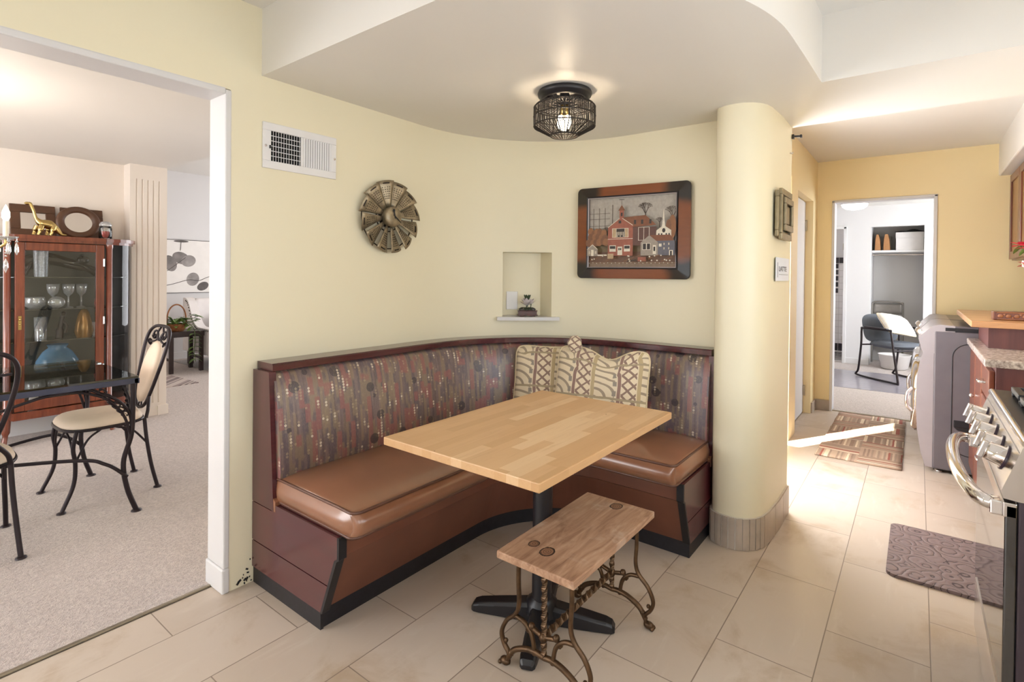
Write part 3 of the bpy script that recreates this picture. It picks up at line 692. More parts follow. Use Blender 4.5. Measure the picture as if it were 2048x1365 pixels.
for sd in 'LR':
    epan([(0, .345), (.158, .345), (.118, .895), (0, .895)], 'end_panel', M['mahog'], sd, 0, .018)
    epan([(.118, .895), (.158, .345), (.172, .345), (.131, .895)], 'end_trim', M['mahogx'], sd, -.01, .02)
    epan([(0, .184), (.548, .184), (.583, .283), (.603, .293), (.603, .372), (.19, .372), (.158, .342), (0, .342)], 'end_panel', M['mahogp'], sd, 0, .018)
    epan([(0, .07), (.50, .07), (.545, .18), (0, .18)], 'end_panel', M['mahogp'], sd, 0, .018)
    epan([(.50, .07), (.512, .07), (.598, .287), (.612, .296), (.612, .374), (.600, .374), (.600, .298), (.584, .288)], 'gap_shade_strip', M['black'], sd, -.012, .020)  # black strip standing in for the shaded gap between panel and vinyl
    epan([(0, .0), (.492, .0), (.492, .07), (0, .07)], 'toe_kick', M['toe'], sd, 0, .012, .001)
    epan([(.16, .345), (.185, .345), (.185, .385), (.16, .40)], 'corner_block', M['vinyl'], sd, -.02, .019)

# ------------------------------------------------------------------ table on a pedestal
tb = thing('pedestal_table', 'butcher block table on a black cross-foot pedestal in front of the booth', 'table', (-1.10, 1.63, 0))
mb = MB().box(-1.412, -.779, 1.143, 2.083, .725, .752)
tp = mb.build('tabletop', M['butcher'], tb, bevel=.003)
MB().lathe([(.0372, .05), (.0372, .715)], (-1.105, 1.645, 0), 28).build('column', M['black'], tb)
MB().box(-1.30, -.90, 1.45, 1.83, .712, .726).build('mounting_plate', M['black'], tb, bevel=.003)
cx, cy = -1.108, 1.65
for k in range(4):
    a = radians(24+90*k); mb = MB(); d = Vector((cos(a), sin(a))); n_ = Vector((-sin(a), cos(a))); S = [(.03, .034, .075), (.09, .033, .066), (.18, .031, .052), (.24, .029, .042), (.262, .026, .034), (.272, .018, .02)]
    vs = []
    for r, w, h in S:
        for q, z in ((-1, .004), (-1, h*.8), (-.72, h), (.72, h), (1, h*.8), (1, .004)):
            p = Vector((cx, cy))+d*r+n_*w*q; vs.append((p.x, p.y, z))
    fs = [(6*i+j, 6*i+(j+1) % 6, 6*i+6+(j+1) % 6, 6*i+6+j) for i in range(5) for j in range(6)]+[tuple(range(5, -1, -1)), tuple(range(30, 36))]
    mb.add(vs, fs); mb.lathe([(.012, 0), (.012, .01)], (cx+d.x*.24, cy+d.y*.24, 0), 10)
    mb.build('foot', M['black'], tb, bevel=.003)
MB().lathe([(.06, .03), (.058, .075), (.043, .088), (.040, .095)], (cx, cy, 0), 24).build('collar', M['black'], tb)

# ------------------------------------------------------------------ bench with cast-iron ends
bn = thing('plank_bench', 'small plank bench with ornate cast-iron treadle legs beside the table', 'bench', (-.921, 1.618, 0))
mb = MB().box(-1.066, -.777, 1.322, 1.915, .385, .41)
sp = mb.build('seat', M['plank'], bn, bevel=.004)
def ironend(Y):
    mb = MB(); X = -.921
    P = lambda x, z: (X+x, Y, z)
    for s in (-1, 1):
        mb.tube(bez([P(s*.100, .385), P(s*.101, .30), P(s*.098, .225), P(s*.112, .185), P(s*.148, .15), P(s*.168, .105), P(s*.158, .07), P(s*.138, .045), P(s*.142, .018)], 6), [.009]*49, 8, flat=(1., .8))
        mb.ball(P(s*.152, .014), .016, 10, (1.3, .9, .85)); mb.ball(P(s*.128, .05), .011, 8); mb.ball(P(s*.150, .082), .008, 8)
        for t in (-1, 0, 1): mb.ball((X+s*.168, Y+t*.008, .008), .0075, 6)
        mb.tube(bez([P(s*.116, .18), P(s*.075, .172), P(s*.045, .14), P(s*.034, .085)], 6), .0075, 8)
        mb.tube(bez([P(s*.045, .172), P(s*.052, .165), P(s*.058, .15), P(s*.066, .158)], 4), .006, 6); mb.ball(P(s*.047, .172), .012, 8)
    mb.tube(bez([P(-.14, .03), P(-.115, .065), P(-.07, .088), P(-.03, .095), P(0, .092), P(.03, .095), P(.07, .088), P(.115, .065), P(.14, .03)], 6), .0095, 8)
    mb.tube([P(-.045, .168), P(0, .155), P(.045, .168)], .008, 8); mb.ball(P(0, .155), .016, 8)
    mb.tube([P(-.12, .381), P(.12, .381)], .006, 6)
    # twisted centre rod
    n = 40; vs = []
    for i in range(n+1):
        t = i/n; a = t*pi*5
        for j in range(4): q = a+j*pi/2; vs.append((X+.0105*cos(q), Y+.0105*sin(q), .09+.295*t))
    mb.add(vs, [(4*i+j, 4*i+(j+1) % 4, 4*i+4+(j+1) % 4, 4*i+4+j) for i in range(n) for j in range(4)])
    return mb
ironend(1.385).build('iron_leg', M['iron'], bn); ironend(1.852).build('iron_leg', M['iron'], bn)
n = 60; vs = []
for i in range(n+1):
    t = i/n; a = t*pi*7
    for j in range(4): q = a+j*pi/2; vs.append((-.921+.012*cos(q), 1.385+.467*t, .158+.012*sin(q)))
MB().add(vs, [(4*i+j, 4*i+(j+1) % 4, 4*i+4+(j+1) % 4, 4*i+4+j) for i in range(n) for j in range(4)]).build('stretcher', M['iron'], bn)

# ------------------------------------------------------------------ cushions on the booth

def cushion(w, h, t, knot=False):
    def f(sgn):
        def g_(u, v):
            a = u*2-1; b = v*2-1
            k = max(0., (1-abs(a)**2.8)*(1-abs(b)**2.8))**.5
            ss = (abs(a)**7+abs(b)**7)**(1/7); m_ = max(abs(a), abs(b)); rc = m_/ss if ss > 1e-6 else 1.
            pin = (1-.05*(1-abs(b)**2)*abs(a)**3)*rc; pin2 = (1-.05*(1-abs(a)**2)*abs(b)**3)*rc
            x = a*w/2*pin; z = b*h/2*pin2
            wr = .006*sin(9*a+4*b)*k+.004*sin(17*b-6*a)*k
            zz = z
            if knot and b > 0: zz = z-.055*b*math.exp(-((a-.15)/.35)**2)*1.0+.0
            return (x, sgn*(t/2*k+wr*.6), zz)
        return g_
    mb = MB()
    for sgn in (-1, 1): mb.grid(f(sgn), 28, 24, True, lambda u, v: (u*w+.02, v*h+.03))
    e = f(1); q = [e(i/28, 0) for i in range(28)]+[e(1, i/24) for i in range(24)]+[e(1-i/28, 1) for i in range(28)]+[e(0, 1-i/24) for i in range(24)]
    return mb.tube(q, .005, 6, True, m=1)
def place(ob, loc, rx, rz, ry=0.): ob.location = loc; ob.rotation_euler = (rx, ry, rz)
p1 = cushion(.40, .40, .14).build('throw_pillow', [M['pillow'], M['piping']], bevel=0)
place(p1, (-1.665, 2.52, .50), 0, 0)
p2 = thing('throw_pillow', 'patterned throw pillow with a knotted corner, right of the pair on the booth', 'pillow', (-1.31, 2.50, .47))
cushion(.51, .43, .14, True).build('cover', [M['pillow'], M['piping']], p2, local=True)
mb = MB()
def kn(u, v):
    q = u*2*pi; r = 1+.22*sin(3*q+5*v)+.12*sin(7*v*3+q)
    return (.036*r*sin(pi*v)*cos(q), .034*r*sin(pi*v)*sin(q), -.048*cos(pi*v))
mb.grid(kn, 24, 14, True, lambda u, v: (u*.25, v*.2), cu=True)
kt = mb.build('knot', M['pillow'], p2, local=True); kt.location = (-.15, -.03, .215)
def lift(o, loc, rx, rz):
    o.location = loc; o.rotation_euler = (rx, 0, rz)
lift(p1, (-1.625, 2.445, .512), radians(-15), radians(24)); tag(p1, 'patterned throw pillow half behind the knotted pillow, near the booth corner', 'pillow', 'throw pillows on the booth')
p2['group'] = 'throw pillows on the booth'
lift(p2, (-1.30, 2.455, .510+.205), radians(-15), radians(10))

# ------------------------------------------------------------------ ceiling light over the table
LX, LY = -1.27, 2.03
cl = thing('ceiling_light', 'black woven drum ceiling light glowing above the booth', 'lamp', (LX, LY, 2.125))
MB().lathe([(.05, -.004), (.118, -.002), (.122, -.012), (.118, -.024), (.108, -.028), (.106, -.036), (.094, -.038), (.088, -.030), (.084, -.010)], (LX, LY, 2.125), 48, cap=False).build('canopy', M['black'], cl)
mb = MB().lathe([(.022, -.01), (.022, -.06), (.012, -.068)], (LX, LY, 2.125), 20)
for k in range(3):
    a = 2*pi*k/3+.4
    mb.tube(bez([(LX+.09*cos(a), LY+.09*sin(a), 2.118), (LX+.06*cos(a), LY+.06*sin(a), 2.088), (LX+.03*cos(a), LY+.03*sin(a), 2.082), (LX, LY, 2.088)], 6), .006, 6, flat=(1.8, .6))
mb.build('bracket', M['black'], cl)
RG = [(.062, 2.064), (.130, 2.060), (.137, 2.052), (.138, 2.012), (.137, 1.968), (.062, 1.926)]
mb = MB()
for r, z in RG: mb.tube([(LX+r*cos(2*pi*k/48), LY+r*sin(2*pi*k/48), z) for k in range(48)], .0032 if r < .13 else .0028, 6, True)
sh = mb.build('shade', M['parchment'], cl)
mb = MB(); NN = 84
for k in range(NN):
    a = 2*pi*k/NN; a2 = a+random.uniform(-.02, .02)
    for (r0, z0), (r1, z1) in zip(RG[1:], RG[2:]):
        b0 = a2; a2 = a2+random.uniform(-.022, .022)
        mb.tube([(LX+r0*cos(b0), LY+r0*sin(b0), z0), (LX+r1*cos(a2), LY+r1*sin(a2), z1)], .0021, 4)
for k in range(40):
    a = 2*pi*k/40; mb.tube([(LX+.062*cos(a), LY+.062*sin(a), 2.062), (LX+.118*cos(a), LY+.118*sin(a), 2.058)], .0019, 4)
for k in range(3):
    a = 2*pi*k/3; mb.tube([(LX, LY, 2.066), (LX+.062*cos(a), LY+.062*sin(a), 2.062)], .003, 6)
mb.build('shade_cords', M['parchment'], sh)
MB().lathe([(.018, 2.066), (.020, 2.05), (.020, 2.015), (.015, 2.012)], (LX, LY, 0), 20).build('socket', M['gold'], cl)
mb = MB()
for k in range(3):
    a = 2*pi*k/3; mb.tube(bez([(LX+.02*cos(a), LY+.02*sin(a), 2.012), (LX+.026*cos(a), LY+.026*sin(a), 1.985), (LX+.02*cos(a), LY+.02*sin(a), 1.962), (LX-.008*cos(a), LY-.008*sin(a), 1.958), (LX-.012*cos(a), LY-.012*sin(a), 1.99)], 5), .0085, 8)
mb.build('bulb', M['bulb'], cl)

# ------------------------------------------------------------------ air vent on the left wall
vt = thing('air_vent', 'white two-part air register high on the wall beside the opening', 'vent', (-2.2, 1.303, 1.74))
y0, y1, z0, z1 = 1.127, 1.48, 1.741, 1.935; X = -2.199
fr = MB()
for b in ((y0, y1, z1-.033, z1), (y0, y1, z0, z0+.033), (y0, y0+.036, z0+.033, z1-.033), (y1-.028, y1, z0+.033, z1-.033), (1.300, 1.312, z0+.033, z1-.033)):
    fr.box(X, X+.009, *b)
fr.build('frame', M['paintmetal'], vt, bevel=.002)
MB().box(X+.0002, X+.001, y0+.03, y1-.02, z0+.03, z1-.03).build('duct_shade', M['dark'], vt)  # flat dark sheet in place of the shaded depth behind the louvres
mb = MB()
for k in range(11): y = y0+.036+.012*k+.010; mb.obox((X+.006, y, (z0+z1)/2), (.009, .0018, .13), RZ(-.53))
for k in range(5): z = z0+.033+.0215*(k+1); mb.box(X+.002, X+.005, y0+.036, 1.30, z-.0012, z+.0012)
mb.build('louvre', M['paintmetal'], vt)
mb = MB()
for k in range(12): y = 1.312+.0118*k+.006; mb.obox((X+.006, y, (z0+z1)/2), (.0085, .0018, .128), RZ(1.03))
mb.build('louvre', M['paintmetal'], vt)
for y in (y0+.012, y1-.010): MB().lathe([(.005, 0), (.005, .002), (.003, .003)], (X+.009, y, 1.835), 12, RY(pi/2)).build('screw', M['steel'], vt)
MB().box(X+.009, X+.016, y0+.027, y0+.031, 1.825, 1.838).build('lever', M['black'], vt)

# ------------------------------------------------------------------ windmill clock
ck = thing('windmill_clock', 'round bronze windmill clock with slanted perforated blades on the left wall', 'clock', (-2.197, 1.789, 1.592))
CX, CY, CZ = -2.197, 1.789, 1.592
def cp(r, a, h): return (CX+h, CY+r*sin(a), CZ+r*cos(a))
for k in range(12):
    a0 = 2*pi*(k+.12)/12; a1 = 2*pi*(k+1.06)/12; mb = MB()
    def bl(u, v, a0=a0, a1=a1):
        r = .052+(.187-.052)*v; a = a0+(a1-a0)*(.12*(1-v)+u*(1-.2*(1-v))); return cp(r, a, .016+.030*u*(.35+.65*v)+.004*sin(pi*u))
    mb.grid(bl, 6, 6); bo = mb.build('blade', M['bronze'], ck, solid=.003)
    dm = MB()
    for i in range(4):
        for j in range(6):
            u = .22+.17*i; v = .32+.085*j; p = Vector(bl(u, v)); dm.obox(p+Vector((.0022, 0, 0)), (.0022, .0035, .0045), RX(-(a0+a1)/2))
    q = [Vector(bl(.3+.1*i, .9))+Vector((.003, 0, 0)) for i in range(5)]; dm.tube(q, .0035, 6)
    dm.build('perforations', M['bronzed'], bo)
mb = MB()
for r in (.075, .165): mb.tube([cp(r, 2*pi*i/60, .008) for i in range(60)], .003, 6, True)
mb.lathe([(.055, .0), (.055, .012)], (CX, CY, CZ), 32, RY(pi/2)); mb.build('ring', M['bronzed'], ck)
hb = MB().lathe([(.05, .02), (.053, .045), (.052, .054), (.046, .060), (.02, .062), (.0001, .0625)], (CX, CY, CZ), 40, RY(pi/2)).build('hub', M['bronze'], ck)
hd = MB(); ah = radians(345)
hd.tube([cp(-.01, ah, .066), cp(.035, ah, .066)], .0028, 6); hd.tube([cp(.030+.006*cos(t*pi/8), ah+.18*sin(t*pi/8), .066) for t in range(16)], .0018, 5, True)
hd.tube([cp(-.012, radians(128), .067), cp(.046, radians(128), .067)], .0024, 6); hd.ball(cp(0, 0, .067), .004, 8)
hd.build('hands', M['black'], ck)

# ------------------------------------------------------------------ framed village print
PCZ = 1.552; pc = thing('framed_picture', 'village print with a red barn in a wide toasted-wood frame above the booth', 'picture', (-1.31, 2.838, 1.552), radians(5.6))
def rrect(w, h, r, n=6):
    out = []
    for cx_, cz_, a in ((w/2-r, h/2-r, 0), (-w/2+r, h/2-r, 90), (-w/2+r, -h/2+r, 180), (w/2-r, -h/2+r, 270)):
        out += [(cx_+r*cos(radians(a+90*i/n)), cz_+r*sin(radians(a+90*i/n))) for i in range(n+1)]
    return out
W, H = .667, .538; iw, ih = .515, .405
def frame_mb(outer, inner, yo, yi, yb, c):
    """outer/inner rings of equal count; front slopes from yo to yi"""
    n = len(outer); cx_, cy_, cz_ = c
    rings = [[(cx_+x, cy_-yb, cz_+z) for x, z in outer], [(cx_+x, cy_-yo, cz_+z) for x, z in outer], [(cx_+x, cy_-yi, cz_+z) for x, z in inner], [(cx_+x, cy_-yb, cz_+z) for x, z in inner]]
    mb = MB(); vs = sum(rings, [])
    mb.add(vs, [(r*n+i, r*n+(i+1) % n, ((r+1) % 4)*n+(i+1) % n, ((r+1) % 4)*n+i) for r in range(4) for i in range(n)])
    return mb
c0 = (-1.31, 2.838, 1.552)
frame_mb(rrect(W, H, .028), rrect(iw+.02, ih+.02, .002), .020, .030, 0., c0).build('frame', M['burnt'], pc, bevel=.003)
frame_mb(rrect(iw+.022, ih+.022, .002), rrect(iw+.004, ih+.004, .001), .034, .030, 0., c0).build('inner_lip', M['black'], pc)
frame_mb(rrect(iw+.006, ih+.006, .001), rrect(iw-.002, ih-.002, .001), .0325, .031, .02, c0).build('fillet', M['silver'], pc)
cols = {'sky': (168, 160, 150), 'ground': (112, 82, 62), 'road': (134, 112, 92), 'barn': (150, 86, 66), 'barnd': (92, 60, 50), 'roof': (122, 74, 46), 'white': (216, 206, 188), 'grey': (150, 138, 126), 'blue': (96, 94, 102), 'tree': (70, 54, 44), 'bush': (138, 92, 58), 'bush2': (118, 78, 52), 'dark': (50, 40, 36), 'fence': (190, 178, 158), 'tan': (178, 152, 118), 'hill': (120, 100, 70)}
kn_ = list(cols); pm = [plain('print_'+k, rgb(*cols[k]), .5, var=.1, scale=60) for k in kn_]
pr = MB(); lay = [0]
def poly(c, *pts):
    lay[0] += 1; y = 2.838-.012-lay[0]*.00006
    vs = [(-1.31+(x-.5)*iw, y, 1.552+(z-.5)*ih) for x, z in pts]
    pr.add(vs, [tuple(range(len(vs)))], m=kn_.index(c))
def rect(c, x0, x1, z0, z1): poly(c, (x0, z0), (x1, z0), (x1, z1), (x0, z1))
def disc(c, x, z, rx, rz): poly(c, *[(x+rx*cos(t*pi/7), z+rz*sin(t*pi/7)) for t in range(14)])
def line(c, x0, z0, x1, z1, w=.004):
    dx, dz = x1-x0, z1-z0; L = sqrt(dx*dx+dz*dz)+1e-9; nx, nz = -dz/L*w/2, dx/L*w/2*iw/ih
    poly(c, (x0-nx, z0-nz), (x1-nx, z1-nz), (x1+nx, z1+nz), (x0+nx, z0+nz))
rect('sky', 0, 1, 0, 1); rect('hill', 0, 1, .12, .36); rect('ground', 0, 1, .0, .22); rect('road', .0, 1, .0, .05)
for x in (.05, .12, .19): line('tree', x, .42, x, .86, .006); [line('tree', x-.05, z, x+.06, z, .004) for z in (.60, .70, .78)]
line('tree', .28, .4, .28, .9, .008)
def tree(x, z, h, d=0, a=pi/2, w=.012):
    x2, z2 = x+h*cos(a)*.75, z+h*sin(a); line('tree', x, z, x2, z2, w)
    if d < 4:
        for da in (-.55, .0, .5): tree(x2, z2, h*.58, d+1, a+da+random.uniform(-.15, .15), w*.6)
tree(.66, .62, .13); tree(.96, .55, .13); tree(.22, .42, .07); tree(.83, .55, .06)
for i in range(16): disc('bush' if i % 2 else 'bush2', .02+.014*i+random.uniform(-.01, .01), .36+.07*((i*5) % 3)+random.uniform(-.02, .02), .035, .055)
disc('bush', .97, .55, .04, .16); disc('bush2', .93, .55, .03, .10)
rect('barnd', .50, .80, .30, .56); poly('roof', (.38, .70), (.68, .72), (.80, .58), (.53, .56))
for x in (.55, .63, .72): rect('dark', x, x+.025, .60, .66)
rect('white', .60, .725, .37, .555); rect('barnd', .605, .66, .375, .55); rect('barnd', .665, .72, .375, .55)
poly('barn', (.25, .16), (.54, .16), (.54, .58), (.40, .70), (.25, .56)); line('white', .25, .565, .40, .705, .006); line('white', .40, .705, .54, .585, .006)
rect('white', .30, .49, .42, .55); rect('tan', .305, .345, .425, .545); rect('dark', .35, .445, .425, .545); rect('tan', .45, .485, .425, .545)
for i in range(5): rect('fence', .355+.018*i, .365+.018*i, .43+.02*(i % 2), .50)
rect('dark', .375, .405, .62, .66); line('white', .25, .40, .54, .40, .005)
rect('white', .27, .345, .22, .31); rect('dark', .275, .34, .26, .30); rect('white', .44, .51, .22, .31); rect('dark', .445, .505, .26, .30); rect('white', .365, .42, .17, .29); rect('dark', .375, .39, .24, .27); rect('dark', .395, .41, .24, .27)
rect('barn', .385, .435, .69, .80); poly('roof', (.37, .80), (.45, .80), (.41, .88)); line('dark', .41, .88, .41, .96, .004); line('dark', .38, .955, .44, .955, .005); rect('dark', .40, .42, .72, .77)
poly('white', (.80, .40), (.96, .40), (.96, .50), (.88, .57), (.80, .50)); poly('white', (.86, .55), (.895, .55), (.8775, .80)); disc('dark', .88, .50, .018, .03)
for x in (.82, .85, .90, .93): rect('dark', x, x+.016, .42, .46)
poly('roof', (.73, .44), (.95, .44), (1, .34), (.80, .34)); rect('blue', .80, 1, .16, .36); poly('grey', (.63, .16), (.82, .16), (.82, .34), (.725, .44), (.63, .34))
rect('white', .65, .74, .24, .33); rect('dark', .655, .69, .245, .325); rect('dark', .7, .735, .245, .325); rect('white', .765, .80, .18, .30); rect('dark', .772, .792, .22, .28)
rect('white', .83, .86, .28, .32)
for x in (.88, .93): rect('fence', x, x+.012, .24, .27); rect('fence', x, x+.012, .30, .33)
rect('white', .94, .98, .16, .23); rect('dark', .95, .97, .16, .22)
poly('grey', (.0, .16), (.13, .16), (.13, .25), (.065, .32), (.0, .25)); line('white', 0, .255, .065, .325, .006); line('white', .065, .325, .13, .255, .006); rect('white', .05, .08, .16, .25); rect('fence', .02, .04, .19, .23); rect('fence', .095, .115, .19, .23)
rect('white', .13, .24, .16, .18); rect('tan', .25, .32, .12, .19); disc('white', .62, .12, .02, .02); rect('barn', .60, .69, .08, .14); line('tree', .48, .08, .58, .10, .012)
for i in range(22): disc('fence', .03+.045*i, .055+.006*(i % 2), .005, .008); line('tan', .03+.045*i, .06, .075+.045*i, .06, .003)
for i in range(14): line('bush', .02+.07*i, .08+.03*(i % 3), .07+.07*i, .11+.03*(i % 3), .006)
for i in range(18): disc('white', random.random(), .08+random.random()*.08, .008, .010)
pr.build('print', pm, pc)
MB().box(-1.60, -1.02, 2.829, 2.838, 1.33, 1.77).build('backing', M['dark'], pc)

# ------------------------------------------------------------------ niche: sill, switch plate, planter
nd = Vector((P2[0]-P1[0], P2[1]-P1[1])).normalized(); nn = Vector((nd.y, -nd.x))   # towards the room
mb = MB(); a = Vector(P1)-nd*.035; b = Vector(P2)+nd*.045
ring = [a+nn*.045, b+nn*.045, b-nn*.002, Vector(P2)-nn*.002, Vector(q2), Vector(q1), Vector(P1)-nn*.002, a-nn*.002]
mb.prism([tuple(p) for p in ring], lambda x, y: (x, y, 1.020), lambda x, y: (x, y, 1.0405))
struct('trim_9', mb, M['white'], bevel=.003)
mid = lambda t, back: Vector((q1[0]+(q2[0]-q1[0])*t, q1[1]+(q2[1]-q1[1])*t))+nn*back
e1 = mid(.40, .0042); ang_ = math.atan2(nd.y, nd.x)
mb = MB().obox((e1.x, e1.y, 1.135), (.072, .006, .115), RZ(ang_))
sp_ = mb.build('wall_plate', M['paintmetal'], bevel=.002); tag(sp_, 'blank white cover plate inside the wall niche behind the planter', 'cover plate')
pl_ = thing('succulent_planter', 'tiny wooden planter with a white succulent and stones in the wall niche', 'plant', (-1.93, 2.675, 1.0405), ang_)
mb = MB().box(-.058, .058, -.026, .026, .008, .034); mb.box(-.064, .064, -.030, .030, .006, .012).box(-.062, .062, -.029, .029, .033, .038)
for sx in (-1, 1):
    for sy in (-1, 1): mb.box(sx*.036-.012, sx*.036+.012, sy*.018-.006, sy*.018+.006, 0, .008)
mb.build('planter', M['mahog'], pl_, local=True, bevel=.002)
mb = MB()
for i in range(14): mb.ball((random.uniform(-.045, .045), random.uniform(-.018, .018), .042), random.uniform(.006, .011), 8, (1.2, 1, .8))
mb.build('stones', M['stone'], pl_, local=True)
mb = MB()
for i in range(18):
    a = i*2.4; e = .25+.055*i; mb.leaf((-.004, 0, .066), (cos(a)*cos(e), sin(a)*cos(e), sin(e)), .050, .024, -.15)
for i in range(10):
    a = i*2.4; e = .5+.07*i; mb.leaf((.024, -.005, .078), (cos(a)*cos(e), sin(a)*cos(e), sin(e)), .034, .018, -.15)
mb.build('flower', M['petal'], pl_, local=True)
mb = MB().tube([(-.004, 0, .04), (-.004, 0, .07)], .004, 6).tube([(.02, 0, .04), (.024, -.005, .08)], .003, 6)
for i in range(10):
    a = i*2.2; mb.leaf((.004*cos(a), .004*sin(a), .046), (cos(a), sin(a), .45), .060, .034, .5)
for i in range(12): a = i*1.7; mb.leaf((.0+.006*cos(a), .006*sin(a), .095), (cos(a)*.45, sin(a)*.45, 1), .045, .016, 0)
mb.tube([(0, 0, .06), (0, 0, .098)], .005, 6)
mb.build('leaves', M['leafd'], pl_, local=True)

# ------------------------------------------------------------------ things on the wall end
X = -.5585
fp = thing('stepped_frame', 'small stepped pewter frame on the rounded wall end', 'frame', (X, 2.985, 1.49))
zc, yc = 1.615, 2.985; mb = MB()
for w, h, d0, d1 in ((.31, .225, .0, .016), (.255, .25, .012, .028), (.20, .165, .028, .040)):
    t = .03
    mb.box(X+d0, X+d1, yc-w/2, yc+w/2, zc+h/2-t, zc+h/2).box(X+d0, X+d1, yc-w/2, yc+w/2, zc-h/2, zc-h/2+t).box(X+d0, X+d1, yc-w/2, yc-w/2+t, zc-h/2+t, zc+h/2-t).box(X+d0, X+d1, yc+w/2-t, yc+w/2, zc-h/2+t, zc+h/2-t)
mb.build('moulding', M['pewter'], fp, bevel=.003)
mb = MB().box(X+.002, X+.020, yc-.09, yc+.09, zc-.07, zc+.07); mb.build('panel', M['bronzed'], fp)
MB().box(X+.02, X+.030, yc-.05, yc+.05, zc-.045, zc+.045).build('inner_panel', M['pewter'], fp, bevel=.003)
nt_ = thing('paper_note', 'white paper note with dark lettering taped below the stepped frame', 'note', (X, 3.02, 1.28))
MB().box(X+.001, X+.0035, 2.86, 3.19, 1.282, 1.40).build('sheet', M['paper'], nt_)
def text_mesh(txt, size, mat, parent, mtx, name='lettering', ext=.0004):
    cu_ = bpy.data.curves.new('t', 'FONT'); cu_.body = txt; cu_.size = size; cu_.extrude = ext; cu_.align_x = 'CENTER'; cu_.align_y = 'CENTER'
    to = bpy.data.objects.new('t', cu_); COL.objects.link(to)
    bpy.context.view_layer.update(); me = bpy.data.meshes.new_from_object(to.evaluated_get(bpy.context.evaluated_depsgraph_get()))
    bpy.data.objects.remove(to); me.transform(mtx); me.materials.clear(); me.materials.append(mat)
    o = bpy.data.objects.new(name, me); COL.objects.link(o); o.parent = parent; return o
# text plane faces +X: local x -> +Y, local y -> +Z
TX = Matrix(((0, 0, 1, .0042), (1.9, 0, 0, .0), (0, 1, 0, .062), (0, 0, 0, 1)))
text_mesh('LATTE', .036, M['ink'], nt_, TX)
MB().box(X+.0036, X+.0042, 2.895, 2.900, 1.30, 1.375).box(X+.0036, X+.0042, 2.93, 3.16, 1.313, 1.3145).build('rule', M['ink'], nt_)
hk = MB().box(X+.002, X+.012, 3.222, 3.246, 2.058, 2.082).tube([(X+.01, 3.234, 2.072), (X+.045, 3.234, 2.068)], .006, 8).box(X+.04, X+.05, 3.226, 3.242, 2.06, 2.076)
tag(hk.build('wall_hook', M['black'], bevel=.001), 'small black bracket at the top of the rounded wall end', 'bracket')
sc_ = MB().tube([(X+.001, 3.18, 1.972), (X+.014, 3.18, 1.966)], .0035, 8).tube([(X+.014, 3.18, 1.966), (X+.016, 3.18, 1.976)], .003, 8)
tag(sc_.build('wall_screw', M['steel']), 'small metal hook screw below the black bracket on the wall end', 'hook')

# ------------------------------------------------------------------ floor mats
mb = MB().prism(rrect(.44, .60, .04), lambda x, y: (x+.125, y+3.135, 0.0), lambda x, y: (x+.125, y+3.135, .014))
tag(mb.build('floor_mat', M['mat'], bevel=.004), 'dark brown embossed kitchen mat on the tile by the stove', 'mat')
mb = MB()
mb.grid(lambda u, v: (-.583+.515*u+.002*sin(v*30), 4.43+1.55*v, .006+.0015*sin(u*9+v*7)), 10, 20)
rg = mb.build('striped_rug', M['rug'], solid=.008); tag(rg, 'striped patchwork rug in brown squares in front of the far doorway', 'rug')
